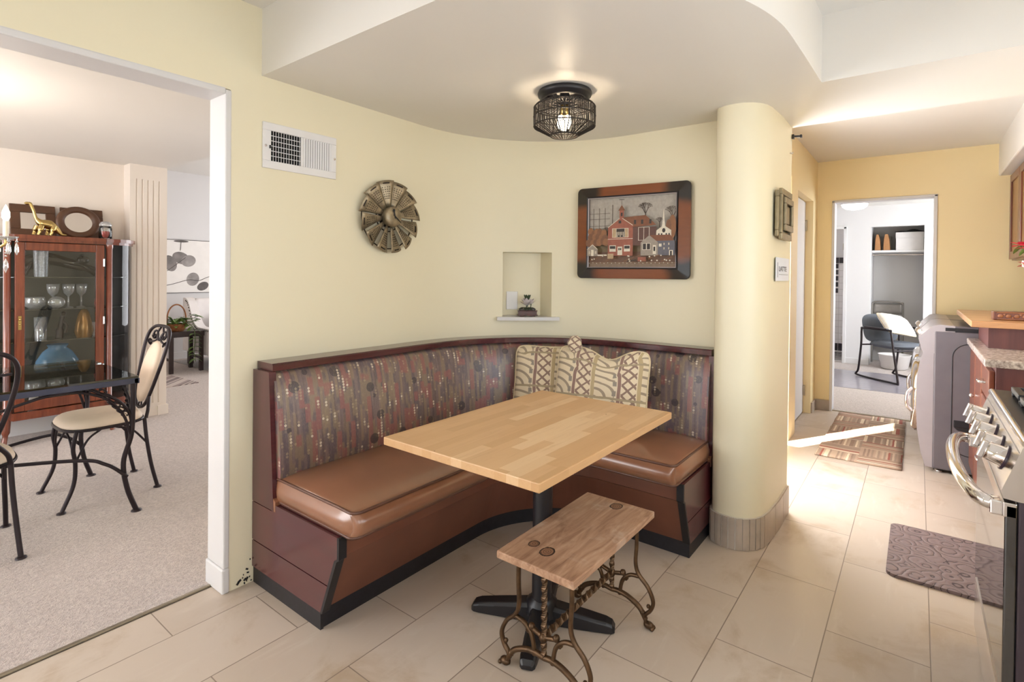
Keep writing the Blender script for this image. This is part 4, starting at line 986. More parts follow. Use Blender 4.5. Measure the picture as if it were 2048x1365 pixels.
# ------------------------------------------------------------------ dining set
def dining_chair(label):
    """faces -Y in its own axes; origin on the floor under the seat"""
    t = thing('dining_chair', label, 'chair', (0, 0, 0), 0, 'wrought-iron dining chairs')
    w, z0 = .205, .425
    def seat(u, v):
        a = 2*pi*u; n = 3.2; c, s_ = cos(a), sin(a)
        r = (abs(c)**n+abs(s_)**n)**(-1/n)
        q = [(0, .452), (.6, .46), (.88, .455), (.97, .44), (1, .425), (.99, .418), (.8, .416), (0, .416)][round(v*7)]
        return (w*1.02*r*c*q[0]*(1-.05*(s_ > 0)*s_), .195*r*s_*q[0], q[1]+.004)
    MB().grid(seat, 40, 7, True, cu=True).build('seat', M['cream'], t, local=True)
    fr = MB().tube([(seat(u/40, 4/7)[0]*1.0, seat(u/40, 4/7)[1], .416) for u in range(40)], .0085, 8, True)
    fr.build('seat_frame', M['wrought'], t, local=True)
    for s in (-1, 1):
        mb = MB().tube(bez([(s*.195, -.15, .415), (s*.20, -.165, .33), (s*.20, -.155, .24), (s*.205, -.165, .13), (s*.215, -.215, .008)], 7), .0105, 8)
        mb.lathe([(.022, .0), (.02, .006), (.008, .010)], (s*.215, -.217, .002), 12); mb.build('leg', M['wrought'], t, local=True)
        mb = MB().tube(bez([(s*.17, .175, .42), (s*.175, .185, .30), (s*.185, .205, .15), (s*.195, .235, .008)], 7), .0105, 8)
        mb.lathe([(.022, .0), (.02, .006), (.008, .010)], (s*.195, .236, .002), 12); mb.build('leg', M['wrought'], t, local=True)
    mb = MB()
    for s in (-1, 1):
        mb.tube(bez([(s*.198, -.155, .25), (s*.19, -.10, .36), (s*.185, -.04, .405)], 6), .006, 6)
        mb.tube(bez([(s*.178, .19, .27), (s*.18, .11, .37), (s*.185, .03, .405)], 6), .006, 6)
    mb.tube(bez([(-.20, -.158, .26), (-.12, -.165, .375), (0, -.17, .41), (.12, -.165, .375), (.20, -.158, .26)], 6), .006, 6)
    mb.build('brace', M['wrought'], t, local=True)
    B = lambda x, z: (x, .18+(z-.42)*.26+.012*(1-(x/.2)**2), z)
    mb = MB().tube(bez([B(.0, .455), B(.055, .47), B(.10, .52), B(.145, .66), B(.172, .80), B(.165, .89), B(.11, .935), B(.0, .945), B(-.11, .935), B(-.165, .89), B(-.172, .80), B(-.145, .66), B(-.10, .52), B(-.055, .47), B(.0, .455)], 6), .010, 8)
    for s in (-1, 1): mb.tube(bez([B(s*.17, .42), B(s*.155, .47), B(s*.11, .53)], 5), .010, 8)
    mb.build('back_frame', M['wrought'], t, local=True)
    mb = MB()
    for s in (-1, 1):
        mb.tube(bez([B(0, .84), B(s*.04, .90), B(s*.085, .91), B(s*.10, .88), B(s*.075, .865), B(s*.06, .885)], 6), .006, 6)
        mb.tube(bez([B(s*.02, .935), B(s*.045, .90), B(s*.03, .86), B(s*.11, .84), B(s*.155, .84)], 6), .006, 6)
        mb.leaf(B(s*.06, .86), (s, .25, .5), .07, .03, .0); mb.leaf(B(s*.10, .82), (s*.8, .2, .8), .06, .026, 0)
    mb.build('scrollwork', M['wrought'], t, local=True)
    MB().tube(bez([B(0, .50), B(.02, .475), B(.014, .46), B(0, .458), B(-.014, .46), B(-.02, .475), B(0, .50)], 5), .005, 6).build('lower_loop', M['wrought'], t, local=True)
    pc_ = [(0, 0), (.6, 0), (.9, .25), (1, .75), (1, 1)]
    def pad(u, v):
        a = 2*pi*u; k = [(0, .03), (.7, .027), (.93, .018), (1., .004), (.97, -.012), (.6, -.018), (0, -.018)][round(v*6)]
        x = .098*k[0]*cos(a)*(1+.12*sin(a)); z = .67+.185*k[0]*sin(a); p = B(x, z); return (p[0], p[1]-k[1], p[2])
    MB().grid(pad, 32, 6, True, cu=True).build('backrest', M['cream'], t, local=True)
    return t
ch = dining_chair('cream and black iron dining chair at the end of the glass table, seen whole'); ch.location = (-3.79, .985, .006)
c2 = copy_tree(ch); c2['label'] = 'cream and black iron dining chair cut off by the left edge, nearest the opening'
c2.location = (-3.40, .345, .006); c2.rotation_euler = (0, 0, -pi/2)

dt = thing('dining_table', 'glass-topped dining table with dark iron frame and vine corners', 'table', (-3.72, .26, .006))
x0, x1, y0, y1 = -4.14, -3.30, -.50, 1.03
gt = MB().box(x0, x1, y0, y1, .727, .737).build('tabletop', M['tglass'], dt)
mb = MB()
for b in ((x0-.004, x1+.004, y0-.004, y0+.022), (x0-.004, x1+.004, y1-.022, y1+.004), (x0-.004, x0+.022, y0, y1), (x1-.022, x1+.004, y0, y1)): mb.box(*b, .698, .7265)
mb.build('apron', plain('iron_frame', rgb(72, 76, 96), .35, .6, .1), dt, bevel=.003)
for x, sx in ((x0+.02, -1), (x1-.02, 1)):
    for y, sy in ((y0+.02, -1), (y1-.02, 1)):
        mb = MB().tube(bez([(x, y, .70), (x, y, .55), (x-sx*.005, y-sy*.005, .42), (x-sx*.02, y-sy*.035, .28), (x-sx*.015, y-sy*.02, .14), (x-sx*.005, y+sy*.02, .008)], 7), .0125, 8)
        mb.lathe([(.026, 0), (.024, .006), (.01, .011)], (x-sx*.005, y+sy*.02, 0.006), 14); mb.build('leg', M['wrought'], dt)
        mb = MB()
        for (ux, uy) in ((0, -sy), (-sx, 0)):
            Q = lambda a, z: (x+ux*a, y+uy*a, z)
            mb.tube(bez([Q(.0, .45), Q(.02, .55), Q(.07, .62), Q(.15, .67), Q(.19, .695)], 6), .007, 6)
            for k in range(7):
                a = .03+.02*k; z = .52+.026*k
                mb.tube(bez([Q(a, z), Q(a+.02, z+.02), Q(a+.005, z+.035), Q(a-.015, z+.02), Q(a-.002, z+.008)], 4), .0045, 5)
                mb.leaf(Q(a-.01, z+.01), (ux, uy, .8-.2*(k % 3)), .045, .026, 0)
        mb.build('vine_bracket', M['wrought'], dt)
for x in (x0+.02, x1-.02):
    mb = MB().tube(bez([(x, y1-.03, .43), (x, y1-.07, .55), (x, y1-.17, .655), (x, y1-.36, .69), (x, .265, .60), (x, y0+.36, .69), (x, y0+.17, .655), (x, y0+.07, .55), (x, y0+.03, .43)], 7), .007, 6)
    mb.build('arch_brace', M['wrought'], dt)
mb = MB()
for x, sx in ((x0+.03, 1), (x1-.03, -1)):
    for y, sy in ((y0+.04, 1), (y1-.04, -1)):
        mb.tube(bez([(x, y, .20), (x+sx*.02, y+sy*.09, .285), (x+sx*.08, y+sy*.22, .325), (-3.72, .265, .33)], 8), .009, 8)
mb.build('stretcher', M['wrought'], dt)

# ------------------------------------------------------------------ china cabinet
Yc = 1.11; XF = -5.17; XB = -5.53
cc = thing('china_cabinet', 'curved-glass wooden china cabinet full of glassware against the dining wall', 'cabinet', (-5.35, Yc, .006))
hw, fd = .515, .275          # half width, half width of the flat door part
def outline(o=0., n=8):
    """plan of the front: flat centre, curved ends"""
    out = [(XB, Yc-hw-o)]
    out += [(XB+.10+(XF-.02+o-XB-.10)*sin(pi/2*i/n), Yc-fd-(hw-fd+o)*cos(pi/2*i/n)) for i in range(n+1)]
    out += [(XF+o, Yc-fd), (XF+o, Yc+fd)]
    out += [(XB+.10+(XF-.02+o-XB-.10)*cos(pi/2*i/n), Yc+fd+(hw-fd+o)*sin(pi/2*i/n)) for i in range(n+1)]
    out.append((XB, Yc+hw+o)); return out
pr_ = lambda z0, z1, o=0.: MB().prism(outline(o), lambda x, y: (x, y, z0), lambda x, y: (x, y, z1))
wood = M['cabfront']
a_ = pr_(1.505, 1.545, .012); b_ = pr_(1.525, 1.553, .028)
MB_ = MB(); MB_.add(a_.v, a_.f).add(b_.v, b_.f).build('cornice', wood, cc, bevel=.006)
pr_(.20, .255, .010).build('bottom_rail', wood, cc, bevel=.004)
MB().box(XB, XB+.015, Yc-hw, Yc+hw, .22, 1.51).build('back', plain('cabinet_back', rgb(56, 56, 50), .3), cc)
for s in (-1, 1):
    y = Yc+s*(fd+.028)
    MB().lathe([(.026, .255), (.026, .27), (.021, .28), (.021, 1.47), (.026, 1.48), (.026, 1.505)], (XF-.022, y, 0), 20).build('post', plain('post_wood', rgb(128, 72, 56), .18, **{'Coat Weight': .6}), cc)
    MB().tube(bez([(XF-.03, Yc+s*.30, .21), (XF-.02, Yc+s*.31, .10), (XF-.0, Yc+s*.325, .006)], 6), [.024]*6+[.016]*7, 10).build('leg', wood, cc)
    MB().tube([(XB+.03, Yc+s*(hw-.03), .21), (XB+.03, Yc+s*(hw-.03), .006)], .018, 10).build('leg', wood, cc)
    pts = [(XB+.10+(XF-.03-XB-.10)*cos(pi/2*i/8), Yc+s*(fd+.05+(hw-fd-.05)*sin(pi/2*i/8))) for i in range(9)]
    strip(MB(), pts, .255, 1.505).build('curved_pane', M['glass'], cc)
    mb = MB().box(XB, XB+.10, Yc+s*hw-.012, Yc+s*hw+.012, .24, 1.51); mb.tube([(*pts[-1], .25), (*pts[-1], 1.51)], .011, 8).build('side_stile', M['silver'], cc, bevel=.003)
# door
t = .055; d0, d1 = Yc-fd+.01, Yc+fd-.01
dr = MB().box(XF-.022, XF+.004, d0, d0+t, .262, 1.50).box(XF-.022, XF+.004, d1-t, d1, .262, 1.50).box(XF-.022, XF+.004, d0+t, d1-t, 1.44, 1.50).box(XF-.022, XF+.004, d0+t, d1-t, .262, .335).build('door', wood, cc, bevel=.004)
MB().box(XF-.012, XF-.009, d0+t-.004, d1-t+.004, .33, 1.445).build('pane', M['glass'], dr)
mb = MB().box(XF+.004, XF+.008, d0+.018, d0+.036, .86, .96).ball((XF+.016, d0+.027, .935), .009, 8).ball((XF+.012, d0+.027, .90), .007, 8); mb.build('lock_plate', M['gold'], dr)
for z in (1.36, .90, .42): MB().tube([(XF+.006, d1-.004, z-.03), (XF+.006, d1-.004, z+.03)], .006, 8).build('hinge', M['steel'], dr)
SZ = [1.245, 1.003, .765]; SE = .0008
for z in SZ:
    ol = [(XB+.02+(x-XB)*.86, Yc+(y-Yc)*.95) for x, y in outline(0)]
    MB().prism(ol, lambda x, y: (x, y, z-.0068), lambda x, y: (x, y, z-.0008)).build('shelf', M['tglass'], cc)
floorz = .2558
# things inside
def item(name, label, cat, mb, mat, group=None, **kw): return tag(mb.build(name, mat, **kw), label, cat, group)
L = lambda prof, x, y, z, n=20: MB().lathe(prof, (x, y, z), n)
xi = -5.33
item('silver_vase', 'tall textured silver vase on the top shelf of the china cabinet', 'vase', L([(.038, 0), (.04, .02), (.045, .20), (.047, .205), (.043, .205), (.036, .02), (.0001, .012)], xi+.075, 1.005, SZ[0]), plain('silver_relief', rgb(190, 196, 206), .35, .45, .25, 90))
mb = MB()
pth = bez([(xi, .92, SZ[0]+.10), (xi, .98, SZ[0]+.13), (xi, 1.08, SZ[0]+.14), (xi+.01, 1.16, SZ[0]+.12), (xi+.02, 1.23, SZ[0]+.11), (xi+.03, 1.27, SZ[0]+.12)], 6)
mb.tube(pth, [.02+.028*sin(pi*min(1, .15+i/30)) for i in range(31)], 12); mb.ball((xi+.03, 1.285, SZ[0]+.135), .036, 12, (.9, 1.15, .9))
for s in (-.02, .02): mb.ball((xi+.03+s, 1.275, SZ[0]+.172), .010, 6)
for q in ((1.16, 1.30, 1.36), (1.20, 1.36, 1.40), (.98, .95, .93), (1.0, 1.03, 1.0)):
    mb.tube(bez([(xi+.02, q[0], SZ[0]+.10), (xi+.04, q[1], SZ[0]+.06), (xi+.045, q[2], SZ[0]+.014)], 5), [.024]*5+[.015]*6, 8)
for i_, p_ in enumerate(mb.v): mb.v[i_] = (p_[0]-.06, p_[1], p_[2])
item('panther_figurine', 'glossy dark prowling cat figurine on the top cabinet shelf', 'figurine', mb, plain('dark_ceramic', rgb(24, 17, 16), .10))
item('glass_bowl', 'wide low clear glass bowl at the left of the middle cabinet shelf', 'bowl', L([(.035, 0), (.06, .02), (.066, .06), (.058, .075), (.06, .085), (.056, .085), (.054, .07), (.06, .05), (.03, .006)], xi, .985, SZ[1]), M['crystal'])
gob = [(.032, 0), (.03, .004), (.006, .010), (.005, .085), (.012, .095), (.030, .115), (.038, .15), (.040, .185), (.038, .185), (.035, .15), (.026, .118), (.0001, .10)]
g1 = item('goblet', 'cut glass goblet behind the round glass disc in the cabinet', 'goblet', L(gob, xi-.02, 1.095, SZ[1]), M['crystal'], 'cut glass goblets')
g2 = copy_tree(g1); g2.location = (xi, 1.185, SZ[1]); g2['label'] = 'cut glass goblet in the middle of the cabinet shelf, between disc and gold vase'
g3 = copy_tree(g1); g3.location = (xi-.04, 1.275, SZ[1]); g3['label'] = 'cut glass goblet standing behind the gold flame vase in the cabinet'
item('glass_paperweight', 'round clear glass disc on edge in front of a goblet', 'glass disc', MB().ball((xi+.06, 1.10, SZ[1]+.045), .045, 20, (.5, 1.2, 1)), M['crystal'])
item('scent_bottle', 'small red glass bottle with stopper at the right of the middle cabinet shelf', 'bottle', L([(.02, 0), (.024, .03), (.018, .07), (.008, .085), (.010, .10), (.014, .105), (.0001, .125)], xi, 1.375, SZ[1]), M['redj'])
item('flame_vase', 'tall gold flame-shaped vase on the third cabinet shelf', 'vase', L([(.05, 0), (.062, .05), (.05, .13), (.036, .19), (.02, .22), (.008, .222), (.0001, .226)], xi+.06, 1.27, SZ[2]), plain('gold_glaze', rgb(168, 122, 60), .2, .4))
item('white_jar', 'square white jar at the right of the third cabinet shelf', 'jar', MB().box(xi-.03, xi+.03, 1.335, 1.40, SZ[2], SZ[2]+.11), M['linen'], bevel=.006)
mb = MB().tube(bez([(xi, 1.13, SZ[2]+.004), (xi, 1.135, SZ[2]+.08), (xi, 1.15, SZ[2]+.17)], 6), [.026]*6+[.016]*7, 10); mb.ball((xi, 1.155, SZ[2]+.19), .017, 10); mb.tube(bez([(xi, 1.14, SZ[2]+.15), (xi+.03, 1.17, SZ[2]+.10), (xi+.02, 1.165, SZ[2]+.04)], 5), .009, 6)
item('standing_figurine', 'slim dark standing figurine in the middle of the third cabinet shelf', 'figurine', mb, M['espresso'])
item('glass_beaker', 'tall clear beaker at the left of the third cabinet shelf', 'glass', L([(.035, 0), (.042, .17), (.040, .17), (.033, .008), (.0001, .006)], xi, 1.02, SZ[2]), M['crystal'])
item('blue_vase', 'big round blue glass vase in the bottom of the cabinet', 'vase', L([(.05, .0), (.10, .04), (.135, .13), (.13, .22), (.09, .29), (.055, .32), (.07, .345), (.064, .345), (.05, .32)], xi-.03, 1.125, .37, 28), M['blue'])
item('cabinet_stand', 'dark low stand under the blue vase in the cabinet', 'stand', MB().box(xi-.14, xi-.015, 1.03, 1.22, floorz, .3695), M['espresso'], bevel=.006)
item('white_figurine', 'small white figurine in front of the blue vase', 'figurine', L([(.03, 0), (.034, .03), (.022, .12), (.028, .2), (.012, .24), (.018, .265), (.0001, .285)], xi+.08, .965, floorz), M['linen'])
pb = L([(.03, 0), (.05, .012), (.062, .05), (.058, .05), (.045, .016), (.0001, .008)], xi+.055, 1.10, floorz)
w1 = item('amber_bowl', 'amber pressed glass bowl, left of the pair on the cabinet floor', 'bowl', pb, M['amber'], 'amber bowls in the cabinet')
w2 = copy_tree(w1); w2.location = (xi+.055, 1.24, floorz); w2['label'] = 'amber pressed glass bowl, right of the pair on the cabinet floor'
# things on top
TZ = 1.5535
def square_frame(y0, y1, label):
    w = y1-y0; h = .25
    t = thing('square_frame', label, 'mirror', (-5.45, (y0+y1)/2, TZ), 0, 'square dark mirrors on the cabinet')
    mb = MB(); k = .06; A = lambda x, y, z: (x-.06*(z/h), y, z)
    def bx(ya, yb, za, zb, xx0=0., xx1=.02):
        vs = [A(xx0, ya, za), A(xx1, ya, za), A(xx1, yb, za), A(xx0, yb, za), A(xx0, ya, zb), A(xx1, ya, zb), A(xx1, yb, zb), A(xx0, yb, zb)]
        return vs
    F6 = [(0, 3, 2, 1), (4, 5, 6, 7), (0, 1, 5, 4), (1, 2, 6, 5), (2, 3, 7, 6), (3, 0, 4, 7)]
    for q in ((-w/2, w/2, 0, k), (-w/2, w/2, h-k, h), (-w/2, -w/2+k, k, h-k), (w/2-k, w/2, k, h-k)): mb.add(bx(*q), F6)
    mb.build('frame', M['frame_w'], t, local=True, bevel=.004)
    MB().add(bx(-w/2+k-.004, w/2-k+.004, k-.004, h-k+.004, .006, .009), F6).build('mirror', M['mirror'], t, local=True)
    return t
square_frame(.865, 1.135, 'square dark-framed mirror behind the brass dinosaur on the cabinet')
square_frame(1.165, 1.445, 'square dark-framed mirror behind the oval frame on the cabinet')
of = thing('oval_frame', 'oval brown-framed mirror leaning in front of the square ones on the cabinet', 'mirror', (-5.35, 1.255, TZ))
mb = MB(); O_ = lambda r, q, x: (x-.035*((r*sin(q)*.93+.128)/.26), r*1.06*cos(q), .128+r*.94*sin(q)); NQ = 40
vs = []
for i in range(NQ):
    q = 2*pi*i/NQ
    vs += [O_(.135, q, 0), O_(.135, q, .012), O_(.120, q, .020), O_(.085, q, .014), O_(.083, q, 0)]
mb.add(vs, [(5*i+j, 5*i+(j+1) % 5, 5*((i+1) % NQ)+(j+1) % 5, 5*((i+1) % NQ)+j) for i in range(NQ) for j in range(5)], True)
mb.build('frame', M['frame_w'], of, local=True)
MB().add([O_(.086, 2*pi*i/NQ, .006) for i in range(NQ)]+[O_(.086, 2*pi*i/NQ, .002) for i in range(NQ)], [tuple(range(NQ)), tuple(range(2*NQ-1, NQ-1, -1))]).build('mirror', M['mirror'], of, local=True)
# brass dinosaur
mb = MB(); DX, DY = -5.22, 1.0
sp_ = bez([(DX, DY-.075, TZ+.235), (DX, DY-.062, TZ+.232), (DX, DY-.045, TZ+.185), (DX, DY-.03, TZ+.13), (DX, DY+.0, TZ+.095), (DX, DY+.045, TZ+.085), (DX, DY+.085, TZ+.055), (DX+.01, DY+.115, TZ+.018), (DX+.02, DY+.145, TZ+.012)], 6)
rr = [.009, .011, .0095, .0115, .030, .036, .024, .011, .004]
rad = []
for i in range(len(sp_)):
    t = i/6; k = min(7, int(t)); rad.append(rr[k]+(rr[k+1]-rr[k])*(t-k))
mb.tube(sp_, rad, 12); mb.ball((DX, DY-.079, TZ+.235), .0125, 10, (.9, 1.5, .9))
for y, s in ((DY-.0, 1), (DY-.02, -1), (DY+.07, 1), (DY+.055, -1)):
    mb.tube(bez([(DX+s*.016, y, TZ+.075), (DX+s*.024, y-.012, TZ+.035), (DX+s*.022, y-.02, TZ+.006)], 5), [.018]*5+[.012]*6, 8)
item('dinosaur_figurine', 'shiny brass long-necked dinosaur on top of the china cabinet', 'figurine', mb, M['gold'])
cj = thing('candy_jar', 'lidded glass jar half full of red candy on the cabinet top', 'jar', (-5.24, 1.40, TZ))
L([(.040, 0), (.044, .006), (.044, .085), (.038, .10), (.036, .10), (.041, .083), (.041, .008), (.0001, .006)], -5.24, 1.40, TZ, 24).build('jar', M['glass'], cj)
L([(.038, .008), (.039, .055), (.025, .062), (.0001, .064)], -5.24, 1.40, TZ, 20).build('candy', M['redj'], cj)
L([(.038, .101), (.042, .106), (.042, .118), (.036, .126), (.03, .138), (.0001, .142)], -5.24, 1.40, TZ, 20).build('lid', M['crystal'], cj)

# ------------------------------------------------------------------ chandelier
HX, HY = -3.72, .25
cd = thing('chandelier', 'crystal chandelier with lit candle bulbs at the left edge', 'chandelier', (HX, HY, 1.30))
mb = MB().lathe([(.0001, 1.33), (.02, 1.34), (.03, 1.37), (.014, 1.40), (.02, 1.47), (.012, 1.52), (.022, 1.60), (.01, 1.66), (.006, 1.70)], (HX, HY, 0), 20)
mb.tube([(HX, HY, 1.70), (HX, HY, 2.215)], .004, 6).lathe([(.06, 2.224), (.055, 2.205), (.02, 2.195)], (HX, HY, 0), 20); mb.build('stem', M['gold'], cd)
for k in range(6):
    a = radians(81+60*k); D = lambda r, z: (HX+r*cos(a), HY+r*sin(a), z)
    ar = MB().tube(bez([D(.012, 1.44), D(.10, 1.385), D(.22, 1.375), D(.31, 1.42), D(.32, 1.455)], 6), .0065, 8).build('arm', M['gold'], cd)
    MB().lathe([(.015, 1.448), (.045, 1.458), (.05, 1.466), (.012, 1.462)], D(.32, 0), 16).build('bobeche', M['crystal'], ar)
    MB().lathe([(.0115, 1.462), (.0115, 1.545)], D(.32, 0), 12).build('candle', M['candle'], ar)
    MB().lathe([(.008, 1.545), (.0165, 1.565), (.015, 1.59), (.006, 1.615), (.0001, 1.628)], D(.32, 0), 14).build('bulb', M['bulb'], ar)
    mb = MB()
    for j in range(7):
        q = 2*pi*j/7; c = Vector(D(.32, 0))+Vector((.045*cos(q), .045*sin(q), 0)); n_ = 4
        mb.tube([(c.x, c.y, 1.458), (c.x, c.y, 1.445)], .0012, 4); mb.ball((c.x, c.y, 1.442), .005, 6)
        mb.lathe([(.0001, 1.437), (.006, 1.42), (.008, 1.392), (.0001, 1.372)], (c.x, c.y, 0), 6)
    c = Vector(D(.32, 0))
    for j in range(6): mb.ball((c.x, c.y, 1.442-.015*j), .0055, 6)
    mb.lathe([(.0001, 1.355), (.009, 1.335), (.011, 1.31), (.0001, 1.28)], (c.x, c.y, 0), 6); mb.build('crystals', M['crystal'], ar)

# ------------------------------------------------------------------ living room beyond
et = thing('end_table', 'small dark wooden end table beside the white armchair', 'table', (-7.57, 2.84, .006))
MB().box(-7.76, -7.38, 2.63, 3.04, .46, .53).build('tabletop', M['espresso'], et, bevel=.006)
for x in (-7.73, -7.41):
    for y in (2.66, 3.01): MB().box(x-.022, x+.022, y-.022, y+.022, .006, .46).build('leg', M['espresso'], et, bevel=.003)
MB().box(-7.73, -7.41, 3.0, 3.02, .16, .19).box(-7.73, -7.41, 2.65, 2.67, .16, .19).build('stretcher', M['espresso'], et)
bk_ = thing('plant_basket', 'wicker basket with a trailing green houseplant on the end table', 'plant', (-7.52, 2.76, .53))
mb = MB().lathe([(.075, .531), (.10, .56), (.115, .62), (.12, .625), (.112, .625), (.095, .56), (.0001, .545)], (-7.52, 2.76, 0), 24)
mb.tube(bez([(-7.52, 2.645, .62), (-7.52, 2.66, .76), (-7.52, 2.70, .84), (-7.52, 2.76, .87), (-7.52, 2.82, .84), (-7.52, 2.86, .76), (-7.52, 2.875, .62)], 6), .009, 6); mb.build('basket', M['wick'], bk_)
mb = MB()
for i in range(70):
    a = random.random()*2*pi; r = random.random()**.5*.10; e = random.uniform(.0, 1.1)
    mb.leaf((-7.52+r*cos(a), 2.76+r*sin(a), .60+random.random()*.10), (cos(a), sin(a), e), random.uniform(.06, .11), random.uniform(.035, .06), random.uniform(.2, .6))
vine = bez([(-7.42, 2.85, .64), (-7.36, 2.90, .56), (-7.345, 2.91, .42), (-7.35, 2.90, .28), (-7.34, 2.915, .14)], 8)
mb.tube(vine, .004, 5)
for i in range(0, len(vine), 3):
    for s in (-1, 1): mb.leaf(vine[i], (random.uniform(.1, .5), s, random.uniform(-.3, .4)), .085, .05, .4)
for i in range(10): mb.leaf((-7.44+random.uniform(0, .1), 2.86+random.uniform(0, .06), .66+random.uniform(-.02, .1)), (.5, 1, random.uniform(0, .8)), .11, .06, .4)
mb.build('foliage', M['leaf'], bk_)
ac = thing('armchair', 'white upholstered armchair with nailhead trim behind the end table', 'armchair', (-7.6, 3.5, .006))
prof = [(-8.12, .20)]+[(p.x, p.z) for p in bez([(-8.12, 0, .93), (-8.03, 0, .925), (-7.93, 0, .86), (-7.82, 0, .68), (-7.70, 0, .57), (-7.55, 0, .545), (-7.05, 0, .545)], 5)]+[(-7.02, .50), (-7.02, .20)]
for s, y0 in ((0, 3.06), (1, 3.82)):
    a = MB().prism(prof, lambda x, z: (x, y0, z), lambda x, z: (x, y0+.11, z)).build('arm', M['linen'], ac, bevel=.02, seg=3)
    if not s:
        mb = MB(); q = bez([(-8.05, y0-.002, .905), (-7.96, y0-.002, .85), (-7.84, y0-.002, .66), (-7.71, y0-.002, .548), (-7.56, y0-.002, .522), (-7.05, y0-.002, .522)], 10)
        acc = 0
        for u, w in zip(q, q[1:]):
            acc += (w-u).length
            if acc > .026: acc = 0; mb.ball(w, .009, 6)
        mb.build('nailheads', M['bronzed'], a)
MB().box(-8.10, -7.95, 3.15, 3.84, .3, .92).build('backrest', M['linen'], ac, bevel=.04, seg=3)
MB().box(-7.98, -7.04, 3.165, 3.825, .28, .46).build('seat', M['linen'], ac, bevel=.03, seg=3); MB().box(-8.08, -7.03, 3.07, 3.92, .19, .29).build('base', M['linen'], ac, bevel=.01)
for x in (-8.02, -7.1):
    for y in (3.12, 3.87): MB().box(x-.03, x+.03, y-.03, y+.03, .0145, .20).build('leg', M['espresso'], ac)
cu_ = MB().box(-7.85, -7.72, 3.30, 3.6, .461, .70); tag(cu_.build('cushion', M['bluegrey'], bevel=.04, seg=3), 'small grey cushion on the white armchair seat', 'cushion')
cv = thing('leaf_painting', 'white canvas with grey leaves and stems on the living room wall', 'painting', (-8.598, 3.45, .985))
MB().box(-8.599, -8.585, 2.492, 4.358, .977, 1.760).build('canvas_edge', M['espresso'], cv)
MB().box(-8.599, -8.57, 2.5, 4.35, .985, 1.752).build('canvas', plain('canvas_white', rgb(236, 232, 228), .8, var=.02), cv)
mb = MB(); ly = [0]
def lf(y, z, ry, rz, rot=0., m=0):
    ly[0] += 1; x = -8.5695+ly[0]*.0004
    mb.add([(x, y+ry*cos(t*pi/10)*cos(rot)-rz*sin(t*pi/10)*sin(rot), z+ry*cos(t*pi/10)*sin(rot)+rz*sin(t*pi/10)*cos(rot)) for t in range(20)], [tuple(range(20))], m=m)
for q in ((3.055, 1.41, .085, .12, .4, 0), (3.20, 1.49, .12, .085, -.4, 0), (3.30, 1.45, .10, .085, .3, 1), (3.36, 1.18, .085, .10, -.3, 1), (3.50, 1.075, .085, .06, .5, 2), (3.20, 1.735, .10, .016, 0, 2), (2.8, 1.2, .1, .08, .2, 1), (3.95, 1.3, .1, .08, .6, 0), (4.1, 1.5, .09, .1, .2, 1)): lf(*q)
X = -8.568
for q in ([(X, 2.6, 1.02), (X, 3.05, 1.10), (X, 3.30, 1.17), (X, 3.45, 1.16), (X, 3.65, 1.23), (X, 4.2, 1.26)], [(X, 3.64, 1.22), (X, 3.70, 1.32), (X, 3.72, 1.42)], [(X, 3.2, 1.74), (X, 3.19, 1.6)], [(X, 3.02, 1.3), (X, 3.12, 1.38), (X, 3.26, 1.5)]): mb.tube(bez(q, 5), .004, 5, m=2)
mb.build('leaves', [plain('leaf_grey', rgb(128, 122, 120), .8, var=.3, scale=8), plain('leaf_grey_pale', rgb(150, 144, 142), .8, var=.3, scale=8), plain('leaf_grey_dark', rgb(98, 92, 90), .8, var=.2)], cv)
g = G('woven_mat'); s_ = g.sep(g.obj()); c_ = g.ramp(g.white(g.ma('FLOOR', g.ma('DIVIDE', g.ma('ADD', s_[1], s_[0]), .03)), '1D')['Value'], [(0, rgb(150, 134, 130)), (.4, rgb(190, 176, 168)), (.7, rgb(120, 106, 104))], 'CONSTANT')
lr = MB().obox((-6.95, 2.42, .010), (.75, .42, .008), RZ(.06)); tag(lr.build('woven_mat', g.done(c_, .95)), 'grey striped woven mat on the carpet before the end table', 'rug')
gr_ = MB().box(-8.4, -6.7, 3.045, 4.6, .006, .014); tag(gr_.build('area_rug', m_carpet('grey_rug', rgb(128, 122, 120), rgb(170, 164, 160))), 'grey area rug under the white armchair', 'rug')
